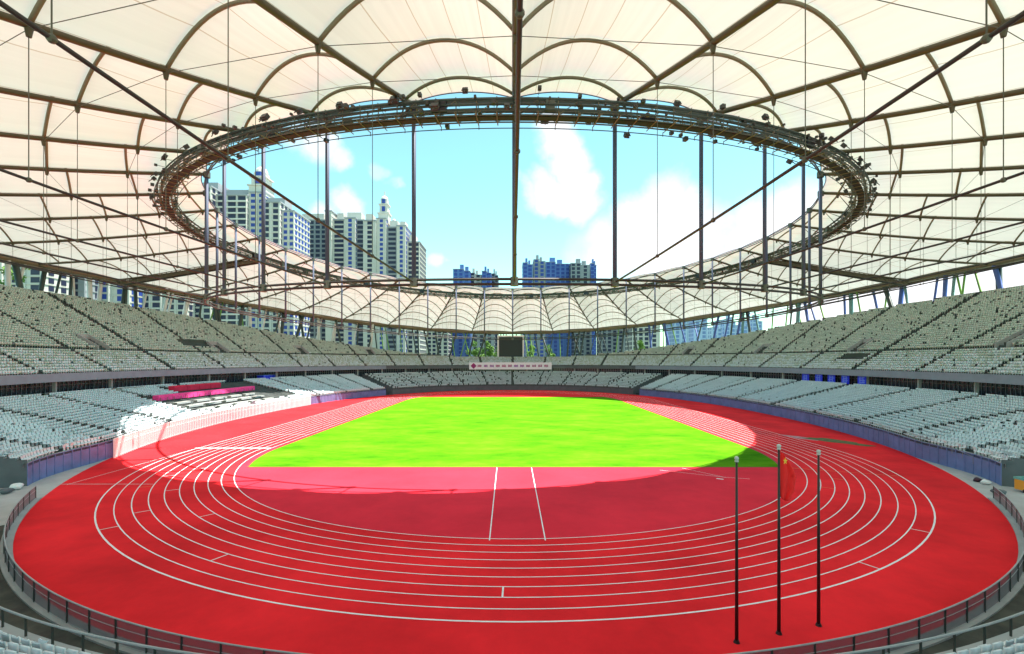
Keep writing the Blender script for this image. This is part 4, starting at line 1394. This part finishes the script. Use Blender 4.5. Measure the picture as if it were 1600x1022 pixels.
# distant blue towers over the far roof edge, and the row seen between seats and roof
# (x0, x1, top y, Z, wall, window material, label)
city = [
    (708, 734, 421, 620, 'bblue', 'bwinb', 'distant flat topped blue tower left of the centre strut'),
    (735, 752, 427, 640, 'bwall', 'bwin', 'distant low white block between two blue towers left of the centre strut'),
    (753, 767, 424, 630, 'bblue', 'bwinb', 'distant slim blue block right of the low white block'),
    (768, 778, 428, 660, 'bwall2', 'bwin', 'distant small grey block at the left of the centre strut'),
    (817, 832, 411, 560, 'bblue', 'bwinb', 'distant rounded blue tower just right of the centre strut'),
    (834, 852, 406, 575, 'bwall2', 'bwinb', 'distant pale tower with railing on its roof, second right of the centre strut'),
    (853, 891, 410, 600, 'bblue', 'bwinb', 'distant wide bright blue tower right of the centre strut'),
    (892, 922, 412, 585, 'bwall2', 'bwin', 'distant grey apartment tower with balconies right of the wide blue tower'),
    (923, 932, 412, 600, 'bblue', 'bwinb', 'distant narrow blue tower at the right end of the blue group'),
    (-30, 64, 380, 190, 'bwall', 'bwin', 'pale building seen above the left seats at the photo edge'),
    (65, 129, 395, 205, 'bwall2', 'bwin', 'grey building with white window frames above the left seats'),
    (130, 199, 405, 215, 'bwall', 'bwinb', 'pale building with blue glazing seen between leaning columns on the left'),
    (200, 290, 400, 225, 'bwall', 'bwin', 'white framed building above the left seats next to the leftmost tower'),
    (660, 700, 470, 420, 'bwall', 'bwin', 'orange tinted pale block seen below the far roof left of the screen'),
    (702, 735, 465, 450, 'bblue', 'bwinb', 'blue glass block below the far roof left of the banner'),
    (738, 772, 480, 400, 'bwall2', 'bwin', 'grey block below the far roof just left of the screen'),
    (822, 852, 470, 400, 'bwall2', 'bwinb', 'dark block below the far roof just right of the screen'),
    (855, 895, 470, 430, 'bblue', 'bwinb', 'blue tower below the far roof right of the screen'),
    (898, 925, 472, 410, 'bwall2', 'bwin', 'grey tower below the far roof right of the banner'),
    (940, 985, 470, 380, 'bwall2', 'bwin', 'slate coloured wide tower below the far roof right of the banner'),
    (988, 1032, 470, 330, 'bwall', 'bwin', 'white gridded tower below the far roof where the seats start to rise'),
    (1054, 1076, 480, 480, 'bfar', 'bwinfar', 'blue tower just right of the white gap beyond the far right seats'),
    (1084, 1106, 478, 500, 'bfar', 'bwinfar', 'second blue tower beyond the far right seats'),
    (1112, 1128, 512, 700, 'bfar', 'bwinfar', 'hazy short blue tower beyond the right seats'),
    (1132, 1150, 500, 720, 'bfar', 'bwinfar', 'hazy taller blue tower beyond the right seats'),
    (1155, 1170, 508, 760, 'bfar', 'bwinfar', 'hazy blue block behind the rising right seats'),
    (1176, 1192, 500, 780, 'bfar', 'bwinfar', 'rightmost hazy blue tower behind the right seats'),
]
for (x0, x1, yt, Z, wall, wm, lb) in city:
    Y = CAMY + Z
    b = empty('city_building', (X((x0 + x1) / 2, Z), Y, 0), lb, 'building', 'city buildings around the stadium')
    wn_ = []
    s = Z / 300
    big = 1.35 if x1 < 300 else 1.0
    xm = X(x0, Z) + (X(x1, Z) - X(x0, Z)) * random.uniform(0.35, 0.65)
    block(b, X(x0, Z), xm, Y, 18 * s, H(yt, Z), wall, 3.2 * max(1, s * .8), 2.5 * big * max(1, s * .8), 3.4 * big * max(1, s * .8), 2.2 * max(1, s * .8), zwin=8, wins=wn_)
    block(b, xm + 0.05, X(x1, Z), Y + 1.5, 17 * s, H(yt + 2.5, Z), wall, 3.2 * max(1, s * .8), 2.6 * big * max(1, s * .8), 3.7 * big * max(1, s * .8), 2.2 * max(1, s * .8), zwin=8, wins=wn_)
    xc = X((x0 * .6 + x1 * .4), Z)
    bw_ = X(x1, Z) - X(x0, Z)
    MB().box((xm - bw_ * .12, Y + 6, H(yt, Z) + 2.0 * s), (bw_ * .22, 6, 2.8 * s)).build('rooftop_block', wall, b)
    MB().box((xm + bw_ * .18, Y + 6, H(yt, Z) + 0.8 * s), (bw_ * .2, 5, 2.6 * s)).build('rooftop_block', wall, b)
    window_set(b, wn_, wm, cap=60)


# trees beyond the far end
def tree(x, y, h, cr, label, seed, zc=0.62):
    rr = random.Random(seed)
    e = empty('tree', (x, y, 0), label, 'tree', 'trees beyond the stadium')
    mb = MB().tube([(x, y, 0), (x + 0.3, y, h * 0.35), (x, y + 0.2, h * 0.75)], 0.45, 8, r2=0.15)
    for i in range(7):
        a = rr.uniform(0, 2 * PI); z = h * rr.uniform(0.35, 0.6)
        mb.tube([(x, y, z), (x + cr * 0.4 * math.cos(a), y + cr * 0.4 * math.sin(a), z + h * 0.15), (x + cr * 0.75 * math.cos(a), y + cr * .75 * math.sin(a), z + h * 0.28)], 0.16, 6, r2=0.05)
    mb.build('trunk', 'trunk', e)
    mb = MB()
    cl = [(x + rr.gauss(0, cr * .42), y + rr.gauss(0, cr * .42), h * zc + rr.gauss(0, h * 0.15), cr * rr.uniform(.25, .45)) for _ in range(16)]
    for (cx_, cy_, cz_, r_) in cl:
        for q in range(150):
            d_ = Vector((rr.gauss(0, 1), rr.gauss(0, 1), rr.gauss(0, 1))).normalized() * r_ * rr.uniform(0.5, 1.1)
            p = Vector((cx_, cy_, cz_)) + d_; s = rr.uniform(0.25, 0.5)
            a = Vector((rr.gauss(0, 1), rr.gauss(0, 1), rr.gauss(0, .6))).normalized() * s; b_ = a.cross(Vector((rr.gauss(0, 1), rr.gauss(0, 1), rr.gauss(0, 1)))).normalized() * s * 0.7
            mb.quad(tuple(p - a), tuple(p + b_), tuple(p + a), tuple(p - b_))
    mb.build('crown', 'leaf', e)


tr = [(744, 545, 255, 'bright green tree just right of the left end of the white banner'), (763, 540, 262, 'taller bright green tree left of the black screen'),
      (833, 548, 262, 'low green tree just right of the black screen'), (857, 545, 255, 'bright green tree above the right end of the white banner'), (1003, 540, 265, 'dark green tree in front of the white gridded tower'),
      (20, 425, 128, 'green tree above the left seats at the photo edge')]
for i, (px_, py_, Z, lb) in enumerate(tr):
    p = at(px_, py_, Z); tree(p.x, p.y, p.z + 1, 4.2, lb, i, 0.72)

for _o in bpy.data.objects:
    if _o.parent is None and _o.get('label') and not (4 <= len(_o['label'].replace(',', ' ').split()) <= 16): print('LONG', len(_o['label'].split()), _o['label'])
